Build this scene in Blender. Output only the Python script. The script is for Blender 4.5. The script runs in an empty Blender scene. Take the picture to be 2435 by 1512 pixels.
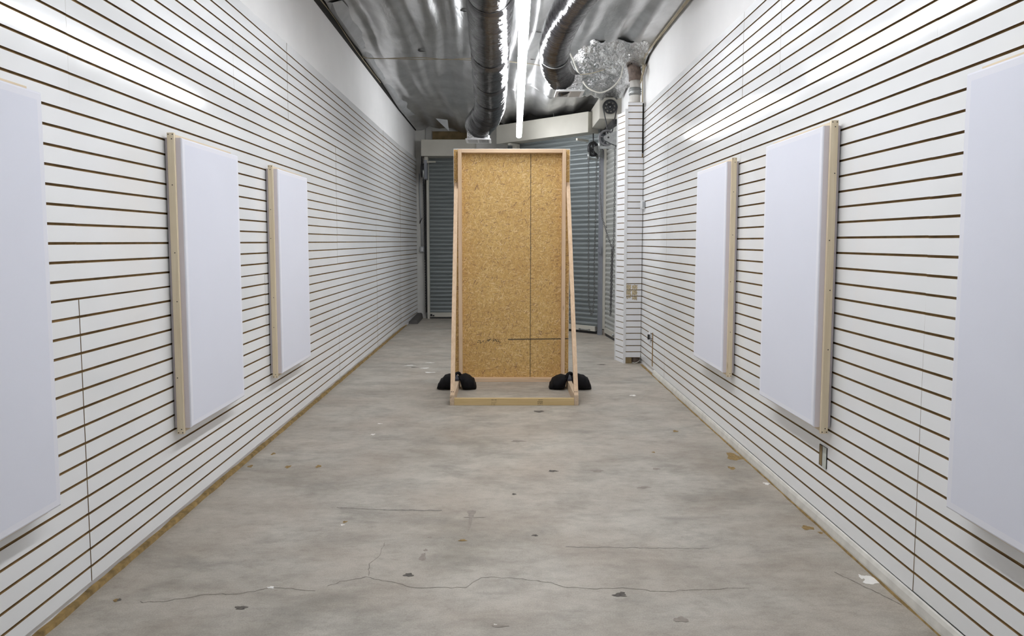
import bpy, bmesh, math, random
from mathutils import Vector, Matrix, noise

C = bpy.context.scene.collection
S = bpy.context.scene
random.seed(7)
PI = math.pi

# ------------------------------------------------------------------ camera
cam = bpy.data.cameras.new('camera')
cam.sensor_fit = 'HORIZONTAL'
cam.sensor_width = 36.0
cam.lens = 36.0 * 1803.5 / 2435.0
cam.shift_x = 0.0071
cam.shift_y = -0.0144
cam.clip_start = 0.05
cam.clip_end = 100
camo = bpy.data.objects.new('camera', cam)
C.objects.link(camo)
camo.location = (0, 0, 1.497)
camo.rotation_euler = (PI / 2 - 0.0813, 0, 0)
S.camera = camo

# ------------------------------------------------------------------ world / exposure
w = bpy.data.worlds.new('world')
S.world = w
w.use_nodes = True
w.node_tree.nodes['Background'].inputs[0].default_value = (0.6, 0.65, 0.7, 1)
w.node_tree.nodes['Background'].inputs[1].default_value = 0.02
S.view_settings.view_transform = 'Standard'
S.view_settings.look = 'None'
S.view_settings.gamma = 1.0
S.view_settings.use_curve_mapping = False
S.view_settings.exposure = 1.70
TUBE_POWER = 16.5          # emission strength of the strip lights
TUBE_COLOUR = (0.965, 0.985, 1.015)

# ------------------------------------------------------------------ materials
def srgb(r, g, b):
    f = lambda c: (c / 12.92) if c <= 0.04045 else ((c + 0.055) / 1.055) ** 2.4
    return (f(r / 255), f(g / 255), f(b / 255), 1)

class M:
    def __init__(s, name):
        s.m = bpy.data.materials.new(name)
        s.m.use_nodes = True
        s.t = s.m.node_tree
        s.b = s.t.nodes['Principled BSDF']
    def n(s, kind, **kw):
        x = s.t.nodes.new(kind)
        for k, v in kw.items():
            if hasattr(x, k):
                setattr(x, k, v)
            else:
                x.inputs[k.replace('_', ' ')].default_value = v
        return x
    def l(s, a, b):
        s.t.links.new(a, b)
    def set(s, **kw):
        for k, v in kw.items():
            s.b.inputs[k.replace('_', ' ')].default_value = v
        return s
    def coord(s, scale=(1, 1, 1), rot=(0, 0, 0), which='Object'):
        tc = s.n('ShaderNodeTexCoord')
        mp = s.n('ShaderNodeMapping')
        mp.inputs['Scale'].default_value = scale
        mp.inputs['Rotation'].default_value = rot
        s.l(tc.outputs[which], mp.inputs['Vector'])
        return mp.outputs[0]
    def geo(s, scale=(1, 1, 1), rot=(0, 0, 0)):
        g = s.n('ShaderNodeNewGeometry')
        mp = s.n('ShaderNodeMapping')
        mp.inputs['Scale'].default_value = scale
        mp.inputs['Rotation'].default_value = rot
        s.l(g.outputs['Position'], mp.inputs['Vector'])
        return mp.outputs[0]
    def noise(s, vec, scale, detail=4, rough=0.55, dist=0.0):
        x = s.n('ShaderNodeTexNoise')
        x.inputs['Scale'].default_value = scale
        x.inputs['Detail'].default_value = detail
        x.inputs['Roughness'].default_value = rough
        x.inputs['Distortion'].default_value = dist
        s.l(vec, x.inputs['Vector'])
        return x
    def ramp(s, fac, stops, interp='LINEAR'):
        r = s.n('ShaderNodeValToRGB')
        r.color_ramp.interpolation = interp
        e = r.color_ramp.elements
        while len(e) < len(stops):
            e.new(0.5)
        for q, (p, c) in zip(e, stops):
            q.position = p
            q.color = c if len(c) == 4 else (*c, 1)
        s.l(fac, r.inputs[0])
        return r.outputs[0]
    def mix(s, fac, a, b, mode='MIX'):
        x = s.n('ShaderNodeMix', data_type='RGBA', blend_type=mode)
        for sock, v in ((x.inputs[0], fac), (x.inputs[6], a), (x.inputs[7], b)):
            if isinstance(v, (int, float)):
                sock.default_value = v
            elif isinstance(v, tuple):
                sock.default_value = v if len(v) == 4 else (*v, 1)
            else:
                s.l(v, sock)
        return x.outputs[2]
    def math(s, op, a, b=0.0, c=0.0, clamp=False):
        x = s.n('ShaderNodeMath', operation=op)
        x.use_clamp = clamp
        for i, v in enumerate((a, b, c)):
            if isinstance(v, (int, float)):
                x.inputs[i].default_value = v
            else:
                s.l(v, x.inputs[i])
        return x.outputs[0]
    def bump(s, h, strength=0.3, dist=0.01):
        x = s.n('ShaderNodeBump')
        x.inputs['Strength'].default_value = strength
        x.inputs['Distance'].default_value = dist
        s.l(h, x.inputs['Height'])
        s.l(x.outputs[0], s.b.inputs['Normal'])
        return x
    def col(s, c):
        if isinstance(c, tuple):
            s.b.inputs['Base Color'].default_value = c if len(c) == 4 else (*c, 1)
        else:
            s.l(c, s.b.inputs['Base Color'])
    def rough(s, v):
        if isinstance(v, (int, float)):
            s.b.inputs['Roughness'].default_value = v
        else:
            s.l(v, s.b.inputs['Roughness'])

BW = lambda v: (v, v, v, 1)
MAT = {}

def plain(name, c, rough=0.6, metal=0.0, var=0.12, nscale=9.0, bump=0.0, bscale=60):
    m = M(name)
    p = m.geo()
    n = m.noise(p, nscale, 5)
    a = tuple(x * (1 - var) for x in c[:3]) + (1,)
    b = tuple(min(1, x * (1 + var)) for x in c[:3]) + (1,)
    m.col(m.ramp(n.outputs[0], [(0.3, a), (0.7, b)]))
    m.rough(rough)
    m.set(Metallic=metal)
    if bump:
        m.bump(m.noise(p, bscale, 3).outputs[0], bump, 0.003)
    MAT[name] = m.m
    return m

# glossy white slat laminate
m = M('white_laminate')
p = m.geo()
n1 = m.noise(p, 1.3, 3)
n2 = m.noise(m.geo((1, 3, 9)), 1.2, 4)
c = m.ramp(n1.outputs[0], [(0.3, (0.805, 0.812, 0.812, 1)), (0.7, (0.845, 0.852, 0.86, 1))])
m.col(c)
m.rough(m.ramp(n2.outputs[0], [(0.3, BW(0.08)), (0.75, BW(0.13))]))
m.set(IOR=1.38)
m.bump(m.noise(m.geo((1.2, 2.0, 4)), 1.0, 2).outputs[0], 0.05, 0.004)
MAT['laminate'] = m.m

plain('laminate_matte', (0.78, 0.78, 0.79), 0.6, var=0.02, nscale=3).set(Specular_IOR_Level=0.15)
plain('mdf', (0.25, 0.155, 0.058), 0.85, var=0.25, nscale=14)
plain('mdf_edge', (0.20, 0.125, 0.055), 0.85, var=0.25, nscale=14)
plain('drywall', (0.86, 0.855, 0.85), 0.75, var=0.03, nscale=2, bump=0.06, bscale=90)
plain('white_paint', (0.60, 0.59, 0.56), 0.55, var=0.05, nscale=5)
plain('baseboard_vinyl', (0.62, 0.60, 0.55), 0.45, var=0.12, nscale=12)
plain('adhesive', (0.25, 0.165, 0.06), 0.9, var=0.45, nscale=22, bump=0.6, bscale=50)
plain('dark_gap', (0.02, 0.018, 0.015), 0.95)  # near-black standing in for shade inside gaps, holes and slits
plain('cream_metal', (0.52, 0.50, 0.44), 0.45, var=0.05, nscale=4)
plain('steel_grey', (0.34, 0.35, 0.345), 0.42, metal=0.75, var=0.2, nscale=12)
plain('post_grey', (0.24, 0.25, 0.28), 0.5, var=0.08)
plain('dark_iron', (0.03, 0.03, 0.032), 0.5, metal=0.3, var=0.3)
plain('wheel_grey', (0.15, 0.15, 0.155), 0.45, metal=0.4, var=0.2)
plain('chain_steel', (0.16, 0.16, 0.16), 0.45, metal=0.7, var=0.3, nscale=60)
plain('black_bag', (0.0055, 0.005, 0.006), 0.8, var=0.3, nscale=20, bump=0.5, bscale=35).set(Specular_IOR_Level=0.2)
plain('bag_strap', (0.018, 0.018, 0.026), 0.45, var=0.2)
plain('twine', (0.36, 0.31, 0.22), 0.9)
plain('wire_white', (0.62, 0.60, 0.54), 0.6)
plain('pvc', (0.62, 0.60, 0.56), 0.4, var=0.06)
plain('rust_pipe', (0.16, 0.12, 0.10), 0.7, var=0.4, nscale=18)
plain('plastic_white', (0.72, 0.72, 0.72), 0.4, var=0.02)
plain('plastic_grey', (0.40, 0.41, 0.42), 0.4)
plain('plywood', (0.24, 0.17, 0.08), 0.8, var=0.25, nscale=8)
plain('curb', (0.085, 0.078, 0.072), 0.85, var=0.3, nscale=10, bump=0.3)
plain('flashing', (0.42, 0.43, 0.44), 0.5, metal=0.1, var=0.12, nscale=5)
plain('screw', (0.05, 0.045, 0.04), 0.4, metal=0.6)
plain('paper_torn', (0.45, 0.37, 0.24), 0.9, var=0.35, nscale=45)
plain('ink', (0.045, 0.035, 0.02), 0.9, var=0.5, nscale=300)
plain('paint_white', (0.80, 0.78, 0.74), 0.7, var=0.05)
plain('stain_ochre', (0.26, 0.17, 0.06), 0.8, var=0.4, nscale=60)
plain('stain_dark', (0.10, 0.088, 0.075), 0.8, var=0.5, nscale=60)
plain('stain_soft', (0.27, 0.235, 0.20), 0.7, var=0.15, nscale=40)
plain('stain_pale', (0.50, 0.52, 0.47), 0.8, var=0.12, nscale=40)
plain('crack', (0.17, 0.15, 0.125), 0.9)
plain('crack_soft', (0.235, 0.215, 0.19), 0.9)

def wood(name, a, b, rough=0.6, axis='Z', knots=True):
    m = M(name)
    sc = {'Z': (30, 30, 1.4), 'X': (1.4, 30, 30), 'Y': (30, 1.4, 30)}[axis]
    n = m.noise(m.geo(sc), 1.2, 5, 0.6, 0.6)
    c = m.ramp(n.outputs[0], [(0.32, a), (0.68, b)])
    if knots:
        ks = {'Z': (9, 9, 3.2), 'X': (3.2, 9, 9), 'Y': (9, 3.2, 9)}[axis]
        v = m.n('ShaderNodeTexVoronoi')
        v.inputs['Scale'].default_value = 1.0
        m.l(m.geo(ks), v.inputs['Vector'])
        k = m.ramp(v.outputs['Distance'], [(0.05, BW(1)), (0.13, BW(0))])
        c = m.mix(m.math('MULTIPLY', k, 0.75), c, (a[0] * 0.45, a[1] * 0.36, a[2] * 0.26))
    m.col(c)
    m.rough(rough)
    MAT[name] = m.m

wood('fir', (0.56, 0.385, 0.24), (0.70, 0.515, 0.345))
wood('fir_x', (0.56, 0.385, 0.24), (0.70, 0.515, 0.345), axis='X')
wood('fir_y', (0.48, 0.36, 0.24), (0.62, 0.48, 0.35), axis='Y')
wood('spruce_x', (0.52, 0.37, 0.165), (0.64, 0.48, 0.25), axis='X')
wood('pine', (0.70, 0.575, 0.385), (0.83, 0.72, 0.53))
wood('pine_y', (0.62, 0.50, 0.34), (0.74, 0.63, 0.46), axis='Y', knots=False)

# canvas fabric
def canvas(name, c):
    m = M(name)
    wv = m.geo((1, 260, 260))
    n = m.noise(wv, 1.0, 2)
    n2 = m.noise(m.geo(), 2.5, 3)
    a = tuple(x * 0.985 for x in c) + (1,)
    m.col(m.ramp(n2.outputs[0], [(0.3, a), (0.7, (*c, 1))]))
    m.rough(0.85)
    m.bump(n.outputs[0], 0.12, 0.001)
    MAT[name] = m.m
canvas('canvas', (0.725, 0.74, 0.82))
canvas('canvas_edge', (0.775, 0.78, 0.84))
canvas('canvas_side', (0.72, 0.67, 0.70))

# OSB
m = M('osb')
tc = m.n('ShaderNodeTexCoord')
base_h = None
base_c = None
rots = [0.3, 1.45, 2.5, 0.95, 2.0, 2.9, 0.0, 1.2]
for i, r in enumerate(rots):
    mp = m.n('ShaderNodeMapping')
    mp.inputs['Rotation'].default_value = (0, r, 0)
    mp.inputs['Location'].default_value = (i * 3.17, 0.0, i * 1.71)
    mp.inputs['Scale'].default_value = (1, 1, 1)
    m.l(tc.outputs['Object'], mp.inputs[0])
    nd = m.noise(mp.outputs[0], 6, 2)
    ad = m.n('ShaderNodeMixRGB', blend_type='ADD')
    ad.inputs[0].default_value = 0.03
    m.l(mp.outputs[0], ad.inputs[1])
    m.l(nd.outputs['Color'], ad.inputs[2])
    mp2 = m.n('ShaderNodeMapping')
    k = 1.0 + 0.25 * (i % 3)
    mp2.inputs['Scale'].default_value = (23 * k, 0.01, 145 * k)
    m.l(ad.outputs[0], mp2.inputs[0])
    v = m.n('ShaderNodeTexVoronoi')
    v.inputs['Scale'].default_value = 1.0
    m.l(mp2.outputs[0], v.inputs['Vector'])
    sep = m.n('ShaderNodeSeparateColor')
    m.l(v.outputs['Color'], sep.inputs[0])
    h = m.math('SUBTRACT', sep.outputs[0], m.math('MULTIPLY', v.outputs['Distance'], 0.35))
    colr = m.math('ADD', sep.outputs[1], m.math('MULTIPLY', v.outputs['Distance'], -0.06))
    if base_h is None:
        base_h, base_c = h, colr
    else:
        g = m.math('GREATER_THAN', h, base_h)
        mx = m.n('ShaderNodeMix', data_type='FLOAT')
        m.l(g, mx.inputs[0]); m.l(base_c, mx.inputs[2]); m.l(colr, mx.inputs[3])
        base_c = mx.outputs[0]
        base_h = m.math('MAXIMUM', h, base_h)
c = m.ramp(base_c, [(0.0, (0.28, 0.17, 0.085, 1)), (0.008, (0.36, 0.22, 0.09, 1)), (0.035, (0.47, 0.30, 0.11, 1)), (0.16, (0.60, 0.40, 0.15, 1)), (0.28, (0.50, 0.31, 0.10, 1)),
                    (0.38, (0.64, 0.435, 0.155, 1)), (0.50, (0.57, 0.37, 0.155, 1)), (0.62, (0.65, 0.455, 0.17, 1)), (0.74, (0.55, 0.35, 0.11, 1)), (0.85, (0.69, 0.50, 0.21, 1)), (1.0, (0.76, 0.60, 0.34, 1))])
nf = m.noise(tc.outputs['Object'], 85, 4, 0.7)
c = m.mix(1.0, c, (1.03, 0.985, 0.94), 'MULTIPLY')
c = m.mix(0.7, c, m.ramp(nf.outputs[0], [(0.30, BW(0.55)), (0.45, BW(0.92)), (0.7, BW(1.08))]), 'MULTIPLY')
n_big = m.noise(tc.outputs['Object'], 2.2, 3)
c = m.mix(0.6, c, m.ramp(n_big.outputs[0], [(0.35, (0.88, 0.82, 0.76)), (0.65, (1.0, 1.0, 1.0))]), 'MULTIPLY')
sx = m.n('ShaderNodeSeparateXYZ')
m.l(tc.outputs['Object'], sx.inputs[0])
X, Z = sx.outputs[0], sx.outputs[2]
def band(v, centre, half):
    return m.math('LESS_THAN', m.math('ABSOLUTE', m.math('SUBTRACT', v, centre)), half)
nj = m.noise(tc.outputs['Object'], 90, 2)
jit = m.math('MULTIPLY', m.math('SUBTRACT', nj.outputs[0], 0.5), 0.006)
line_v = m.math('LESS_THAN', m.math('ABSOLUTE', m.math('ADD', m.math('SUBTRACT', X, 0.205), jit)), 0.0042)
line_h = m.math('LESS_THAN', m.math('ABSOLUTE', m.math('ADD', m.math('SUBTRACT', Z, m.math('ADD', 0.447, m.math('MULTIPLY', X, 0.012))), jit)), 0.0065)
line_h = m.math('MULTIPLY', line_h, m.math('GREATER_THAN', X, -0.035))
wav = m.math('MULTIPLY', m.math('SINE', m.math('MULTIPLY', X, 25.0)), 0.012)
sm = m.math('LESS_THAN', m.math('ABSOLUTE', m.math('SUBTRACT', m.math('SUBTRACT', Z, 0.43), wav)), 0.016)
sm = m.math('MULTIPLY', sm, band(X, -0.235, 0.13))
ns = m.noise(tc.outputs['Object'], 75, 4)
sm = m.math('MULTIPLY', sm, m.math('GREATER_THAN', ns.outputs[0], 0.52))
sm2 = m.math('MULTIPLY', band(X, 0.175, 0.045), m.math('MULTIPLY', band(Z, 1.33, 0.22), m.math('GREATER_THAN', ns.outputs[0], 0.63)))
mk = m.math('ADD', m.math('ADD', m.math('MULTIPLY', line_v, 0.78), m.math('MULTIPLY', line_h, 0.85)), m.math('ADD', m.math('MULTIPLY', sm, 0.8), m.math('MULTIPLY', sm2, 0.6)), clamp=True)
c = m.mix(mk, c, (0.028, 0.026, 0.022))
m.col(c)
m.rough(0.7)
m.bump(base_c, 0.25, 0.002)
MAT['osb'] = m.m

# floor concrete
m = M('concrete_floor')
p = m.geo((1, 1, 1))
ps = m.geo((1.0, 1.35, 1))
n1 = m.noise(ps, 1.1, 6, 0.62, 0.4)
n2 = m.noise(ps, 4.0, 7, 0.7)
n3 = m.noise(p, 160, 3, 0.6)
n4 = m.noise(m.geo((0.8, 1.5, 1)), 2.2, 6, 0.68, 0.5)
c = m.ramp(n1.outputs[0], [(0.30, (0.285, 0.256, 0.212, 1)), (0.46, (0.41, 0.376, 0.322, 1)), (0.66, (0.48, 0.447, 0.388, 1))])
c = m.mix(m.ramp(n2.outputs[0], [(0.42, BW(0.0)), (0.70, BW(0.5))]), c, (0.215, 0.192, 0.162))
c = m.mix(m.ramp(n4.outputs[0], [(0.50, BW(0.0)), (0.66, BW(0.6))]), c, (0.215, 0.196, 0.168))
n5 = m.noise(p, 1.6, 4)
c = m.mix(m.ramp(n5.outputs[0], [(0.42, BW(0.0)), (0.66, BW(0.45))]), c, (0.39, 0.325, 0.262))
c = m.mix(0.7, c, m.ramp(n3.outputs[0], [(0.3, BW(0.76)), (0.7, BW(1.16))]), 'MULTIPLY')
n6 = m.noise(m.geo((1, 1.5, 1)), 14, 6, 0.7)
c = m.mix(0.8, c, m.ramp(n6.outputs[0], [(0.30, (0.80, 0.79, 0.77)), (0.5, (1.0, 1.0, 1.0)), (0.7, (1.07, 1.07, 1.07))]), 'MULTIPLY')
vv = m.n('ShaderNodeTexVoronoi')
vv.inputs['Scale'].default_value = 5.5
m.l(m.geo((1, 1.3, 1)), vv.inputs['Vector'])
sc = m.n('ShaderNodeSeparateColor'); m.l(vv.outputs['Color'], sc.inputs[0])
sp = m.math('MULTIPLY', m.ramp(vv.outputs['Distance'], [(0.02, BW(1)), (0.06, BW(0))]), m.math('GREATER_THAN', sc.outputs[0], 0.55))
c = m.mix(m.math('MULTIPLY', sp, 0.4), c, (0.18, 0.14, 0.10))
m.col(c)
m.rough(m.ramp(n2.outputs[0], [(0.3, BW(0.42)), (0.7, BW(0.6))]))
m.bump(n3.outputs[0], 0.05, 0.002)
MAT['concrete'] = m.m

# foil
def foil(name, base, rough, bs, bscale):
    m = M(name)
    g = m.geo((1.0, 0.35, 1.0))
    n = m.noise(g, bscale, 4, 0.6, 0.8)
    n2 = m.noise(m.geo((1, 0.6, 1)), 5, 4)
    m.col(m.ramp(n2.outputs[0], [(0.3, BW(base * 0.78)), (0.7, BW(base * 1.1))]))
    m.set(Metallic=0.92)
    m.rough(rough)
    m.bump(n.outputs[0], bs, 0.02)
    MAT[name] = m.m
foil('foil', 0.60, 0.35, 0.28, 9)
foil('foil_crumpled', 0.72, 0.18, 1.0, 28)

# black wrapped duct: wrinkles run around the duct (uv: u = along, v = around)
m = M('duct_plastic')
tc = m.n('ShaderNodeTexCoord')
mp = m.n('ShaderNodeMapping'); mp.inputs['Scale'].default_value = (30, 5.5, 1)
m.l(tc.outputs['UV'], mp.inputs[0])
n = m.noise(mp.outputs[0], 1.0, 5, 0.62, 1.6)
mp2 = m.n('ShaderNodeMapping'); mp2.inputs['Scale'].default_value = (5, 2.2, 1)
m.l(tc.outputs['UV'], mp2.inputs[0])
n2 = m.noise(mp2.outputs[0], 1.0, 4, 0.5, 1.0)
h = m.math('ADD', n.outputs[0], m.math('MULTIPLY', n2.outputs[0], 1.5))
m.col((0.018, 0.017, 0.018, 1))
m.rough(0.05)
m.set(IOR=1.42)
m.bump(h, 0.32, 0.014)
MAT['duct'] = m.m

# shutter steel
def shutter_mat(name, a, b):
    m = M(name)
    n = m.noise(m.geo((0.8, 0.8, 14)), 1.6, 5, 0.6)
    c = m.ramp(n.outputs[0], [(0.3, a), (0.7, b)])
    d = m.noise(m.geo((3, 3, 26)), 1.0, 3)
    c = m.mix(m.ramp(d.outputs[0], [(0.66, BW(0)), (0.78, BW(0.7))]), c, (0.03, 0.03, 0.03))
    m.col(c)
    m.rough(0.42)
    m.set(Metallic=0.3)
    MAT[name] = m.m
shutter_mat('shutter_blue', (0.185, 0.207, 0.21, 1), (0.25, 0.275, 0.28, 1))
shutter_mat('shutter_pale', (0.46, 0.47, 0.45, 1), (0.56, 0.565, 0.54, 1))

# lamp diffuser
m = M('lamp_diffuser')
m.b.inputs['Base Color'].default_value = (0.9, 0.9, 0.9, 1)
m.b.inputs['Emission Color'].default_value = (*TUBE_COLOUR, 1)
m.b.inputs['Emission Strength'].default_value = TUBE_POWER
MAT['lamp'] = m.m

# ------------------------------------------------------------------ mesh helpers
class MB:
    """collects faces in world coordinates, then links them as ONE mesh object"""
    def __init__(s):
        s.v = []; s.f = []; s.mi = []; s.uv = {}; s.smooth = set()
    def face(s, pts, mi=0, smooth=False):
        i = len(s.v)
        s.v += [tuple(p) for p in pts]
        s.f.append(tuple(range(i, i + len(pts))))
        s.mi.append(mi)
        if smooth: s.smooth.add(len(s.f) - 1)
    def box(s, x0, x1, y0, y1, z0, z1, mi=0, mats=None):
        """mats: dict of side -> material index, sides -x +x -y +y -z +z"""
        i = len(s.v)
        s.v += [(x, y, z) for z in (z0, z1) for y in (y0, y1) for x in (x0, x1)]
        fs = {'-z': (0, 2, 3, 1), '+z': (4, 5, 7, 6), '-y': (0, 1, 5, 4), '+y': (2, 6, 7, 3), '-x': (0, 4, 6, 2), '+x': (1, 3, 7, 5)}
        for k, q in fs.items():
            s.f.append(tuple(i + a for a in q))
            s.mi.append((mats or {}).get(k, mi))
    def hexa(s, c, mi=0):
        """c: eight corners, bottom four (ccw from above) then top four"""
        i = len(s.v)
        s.v += [tuple(p) for p in c]
        for q in ((0, 3, 2, 1), (4, 5, 6, 7), (0, 1, 5, 4), (1, 2, 6, 5), (2, 3, 7, 6), (3, 0, 4, 7)):
            s.f.append(tuple(i + a for a in q)); s.mi.append(mi)
    def bar(s, a, b, w, d, up=(0, 0, 1), mi=0):
        """rectangular bar from a to b; w across, d in the up direction"""
        a, b = Vector(a), Vector(b)
        t = (b - a).normalized()
        u = Vector(up); side = t.cross(u).normalized(); u = side.cross(t).normalized()
        c = []
        for p in (a, b):
            for sx, sy in ((-1, -1), (1, -1), (1, 1), (-1, 1)):
                c.append(p + side * (w / 2 * sx) + u * (d / 2 * sy))
        s.hexa([c[0], c[1], c[2], c[3], c[4], c[5], c[6], c[7]], mi)
    def grid(s, rows, mi=0, smooth=True, closed_u=False, uvs=None):
        """rows: list of point rows"""
        i = len(s.v); n = len(rows[0])
        for r in rows: s.v += [tuple(p) for p in r]
        for a in range(len(rows) - 1):
            for b in range(n if closed_u else n - 1):
                b2 = (b + 1) % n
                s.f.append((i + a * n + b, i + a * n + b2, i + (a + 1) * n + b2, i + (a + 1) * n + b))
                s.mi.append(mi)
                k = len(s.f) - 1
                if smooth: s.smooth.add(k)
                if uvs:
                    s.uv[k] = [uvs(a, b), uvs(a, b + 1), uvs(a + 1, b + 1), uvs(a + 1, b)]
    def tube(s, pts, r, seg=8, mi=0, cap=True, uv_len=None, seed=0, rfun=None):
        pts = [Vector(p) for p in pts]
        rows = []; L = [0.0]
        for k in range(1, len(pts)): L.append(L[-1] + (pts[k] - pts[k - 1]).length)
        ref = None
        for k, p in enumerate(pts):
            t = (pts[min(k + 1, len(pts) - 1)] - pts[max(k - 1, 0)]).normalized()
            if ref is None:
                ref = Vector((0, 0, 1)) if abs(t.z) < 0.9 else Vector((1, 0, 0))
            u = (ref - t * ref.dot(t)).normalized(); ref = u
            w_ = t.cross(u)
            rr = r[k] if isinstance(r, (list, tuple)) else r
            row = []
            for a in range(seg):
                th = 2 * PI * a / seg
                q = rr * (rfun(L[k], th) if rfun else 1.0)
                row.append(p + u * (q * math.cos(th)) + w_ * (q * math.sin(th)))
            rows.append(row)
        s.grid(rows, mi, True, True, uvs=(lambda a, b: (L[a], b / seg)))
        if cap:
            for row, flip in ((rows[0], True), (rows[-1], False)):
                s.face(list(reversed(row)) if flip else row, mi)
    def lathe(s, prof, centre, axis='Y', seg=24, mi=0):
        """prof: (radius, offset along the axis) list"""
        rows = []
        for r, o in prof:
            row = []
            for a in range(seg):
                th = 2 * PI * a / seg
                x, y = r * math.cos(th), r * math.sin(th)
                if axis == 'Y': q = (x, o, y)
                elif axis == 'Z': q = (x, y, o)
                else: q = (o, x, y)
                row.append(Vector(centre) + Vector(q))
            rows.append(row)
        s.grid(rows, mi, True, True)
    def prism(s, poly, y0, y1, mi=0, axis='Y'):
        """poly: (x, z) outline, extruded along Y (or (y, z) along X)"""
        if axis == 'Y':
            A = [(x, y0, z) for x, z in poly]; B = [(x, y1, z) for x, z in poly]
        else:
            A = [(y0, x, z) for x, z in poly]; B = [(y1, x, z) for x, z in poly]
        n = len(poly)
        s.face(A, mi); s.face(list(reversed(B)), mi)
        for k in range(n):
            k2 = (k + 1) % n
            s.face([A[k2], A[k], B[k], B[k2]], mi)

def tag(o, label=None, cat=None, group=None, kind=None):
    if label: o['label'] = label
    if cat: o['category'] = cat
    if group: o['group'] = group
    if kind: o['kind'] = kind
    return o

def obj(name, mb, mats, parent=None, label=None, bevel=0.0, smooth_angle=None):
    me = bpy.data.meshes.new(name)
    org = Vector((0, 0, 0))
    if parent is not None:
        q = parent
        while q is not None:
            org += q.location; q = q.parent
    me.from_pydata([tuple(Vector(v) - org) for v in mb.v], [], mb.f)
    if isinstance(mats, str): mats = [mats]
    for k in mats: me.materials.append(MAT[k])
    for k, pl in enumerate(me.polygons):
        pl.material_index = mb.mi[k]
        pl.use_smooth = k in mb.smooth
    if mb.uv:
        ul = me.uv_layers.new(name='uv')
        for k, pl in enumerate(me.polygons):
            if k in mb.uv:
                for li, c in zip(pl.loop_indices, mb.uv[k]): ul.data[li].uv = c
    bm = bmesh.new(); bm.from_mesh(me)
    bmesh.ops.remove_doubles(bm, verts=bm.verts, dist=1e-6)
    bmesh.ops.recalc_face_normals(bm, faces=bm.faces)
    bm.to_mesh(me); bm.free()
    o = bpy.data.objects.new(name, me)
    C.objects.link(o)
    if parent is not None: o.parent = parent
    if label: o['label'] = label
    if bevel:
        b = o.modifiers.new('bevel', 'BEVEL'); b.width = bevel; b.segments = 2; b.limit_method = 'ANGLE'
    return o

def thing(name, loc, label, cat, group=None, kind=None):
    o = bpy.data.objects.new(name, None)
    C.objects.link(o)
    o.location = loc
    o.empty_display_size = 0.1
    return tag(o, label, cat, group, kind)

def copy_tree(o, parent=None):
    c = o.copy(); C.objects.link(c); c.parent = parent
    for ch in list(o.children): copy_tree(ch, c)
    return c

# ------------------------------------------------------------------ room constants
XL, XR = -1.76, 1.674
Y0, Y1 = -2.3, 14.85          # wall behind the camera, end of the left wall
PITCH = 0.0762
def xl(y):                     # the left wall bends in a little at its far end
    return XL + max(0.0, (y - 12.88)) * 0.0305
def zc(x, y):                  # underside of the ceiling insulation, before its folds
    t = (x + 1.76) / 3.43
    z = 3.835 - 0.145 * t
    z -= 0.020 * max(0.0, min(y, 12.0) - 7.6) * (1 - t)
    if y > 11.5: z -= 0.035 * (y - 11.5)
    return z

# ------------------------------------------------------------------ floor
fb = MB()
fb.box(-1.95, 2.0, Y0 - 0.1, 15.3, -0.12, 0.0)
floor = tag(obj('floor', fb, 'concrete'), kind='structure', label='worn grey concrete floor with stains and hairline cracks', cat='floor')

def blob(mb, x, y, rx, ry, mi=0, seed=0, z=0.0006, jag=0.35):
    rnd = random.Random(seed); n = 22
    ph = [rnd.uniform(0, 6.28) for _ in range(4)]
    pts = []
    for k in range(n):
        th = 2 * PI * k / n
        q = 1 + jag * (0.5 * math.sin(3 * th + ph[0]) + 0.35 * math.sin(5 * th + ph[1]) + 0.3 * rnd.uniform(-1, 1))
        pts.append((x + rx * q * math.cos(th), y + ry * q * math.sin(th), z))
    mb.face(pts, mi)

stain_sets = {
    'stain_ochre': [(1.598, 5.187, .045, .10), (1.504, 4.921, .022, .035), (1.588, 3.869, .030, .030), (1.628, 3.80, .012, .015),
                    (-1.637, 5.26, .014, .03), (-1.444, 4.949, .018, .03), (-1.70, 4.96, .016, .03), (-1.244, 4.958, .018, .03),
                    (-.856, 3.953, .012, .014), (-1.626, 3.064, .012, .014), (-.212, 3.701, .020, .012), (1.35, 5.9, .02, .03), (1.06, 5.3, .012, .014)],
    'stain_dark': [(-.434, 3.305, .022, .018), (.487, 3.11, .028, .016), (.50, 3.125, .016, .014), (-1.08, 2.998, .026, .016), (.154, 3.766, .016, .012),
                   (.316, 4.856, .030, .020), (1.178, 9.155, .05, .03), (-1.078, 8.95, .04, .02), (.30, 6.6, .045, .03), (.055, 4.4, .012, .015), (-1.615, 3.067, .008, .01)],
    'stain_soft': [(-.39, 3.497, .015, .045), (-.385, 3.58, .010, .014), (-.38, 3.74, .010, .012), (.605, 4.856, .040, .028), (.833, 4.516, .026, .016), (.86, 4.53, .030, .014),
                   (-.185, 4.08, .022, .06), (-.186, 3.95, .009, .12), (-.17, 4.02, .06, .006), (.10, 5.6, .05, .03), (1.0, 4.9, .025, .02), (-.02, 2.85, .03, .01), (.7, 2.9, .03, .02)],
    'paint_white': [(1.621, 3.25, .032, .045), (1.645, 3.262, .022, .030), (1.600, 3.285, .014, .02), (1.624, 4.597, .018, .022), (-1.031, 6.155, .020, .014), (-1.025, 5.8, .016, .02),
                    (-1.015, 3.181, .014, .01), (-.037, 2.858, .008, .006), (-.86, 3.91, .010, .008), (-.95, 8.9, .05, .03), (-1.15, 9.1, .06, .03), (-.93, 9.3, .05, .02),
                    (1.25, 7.3, .03, .03), (-.86, 8.6, .06, .025)],
}
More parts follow.
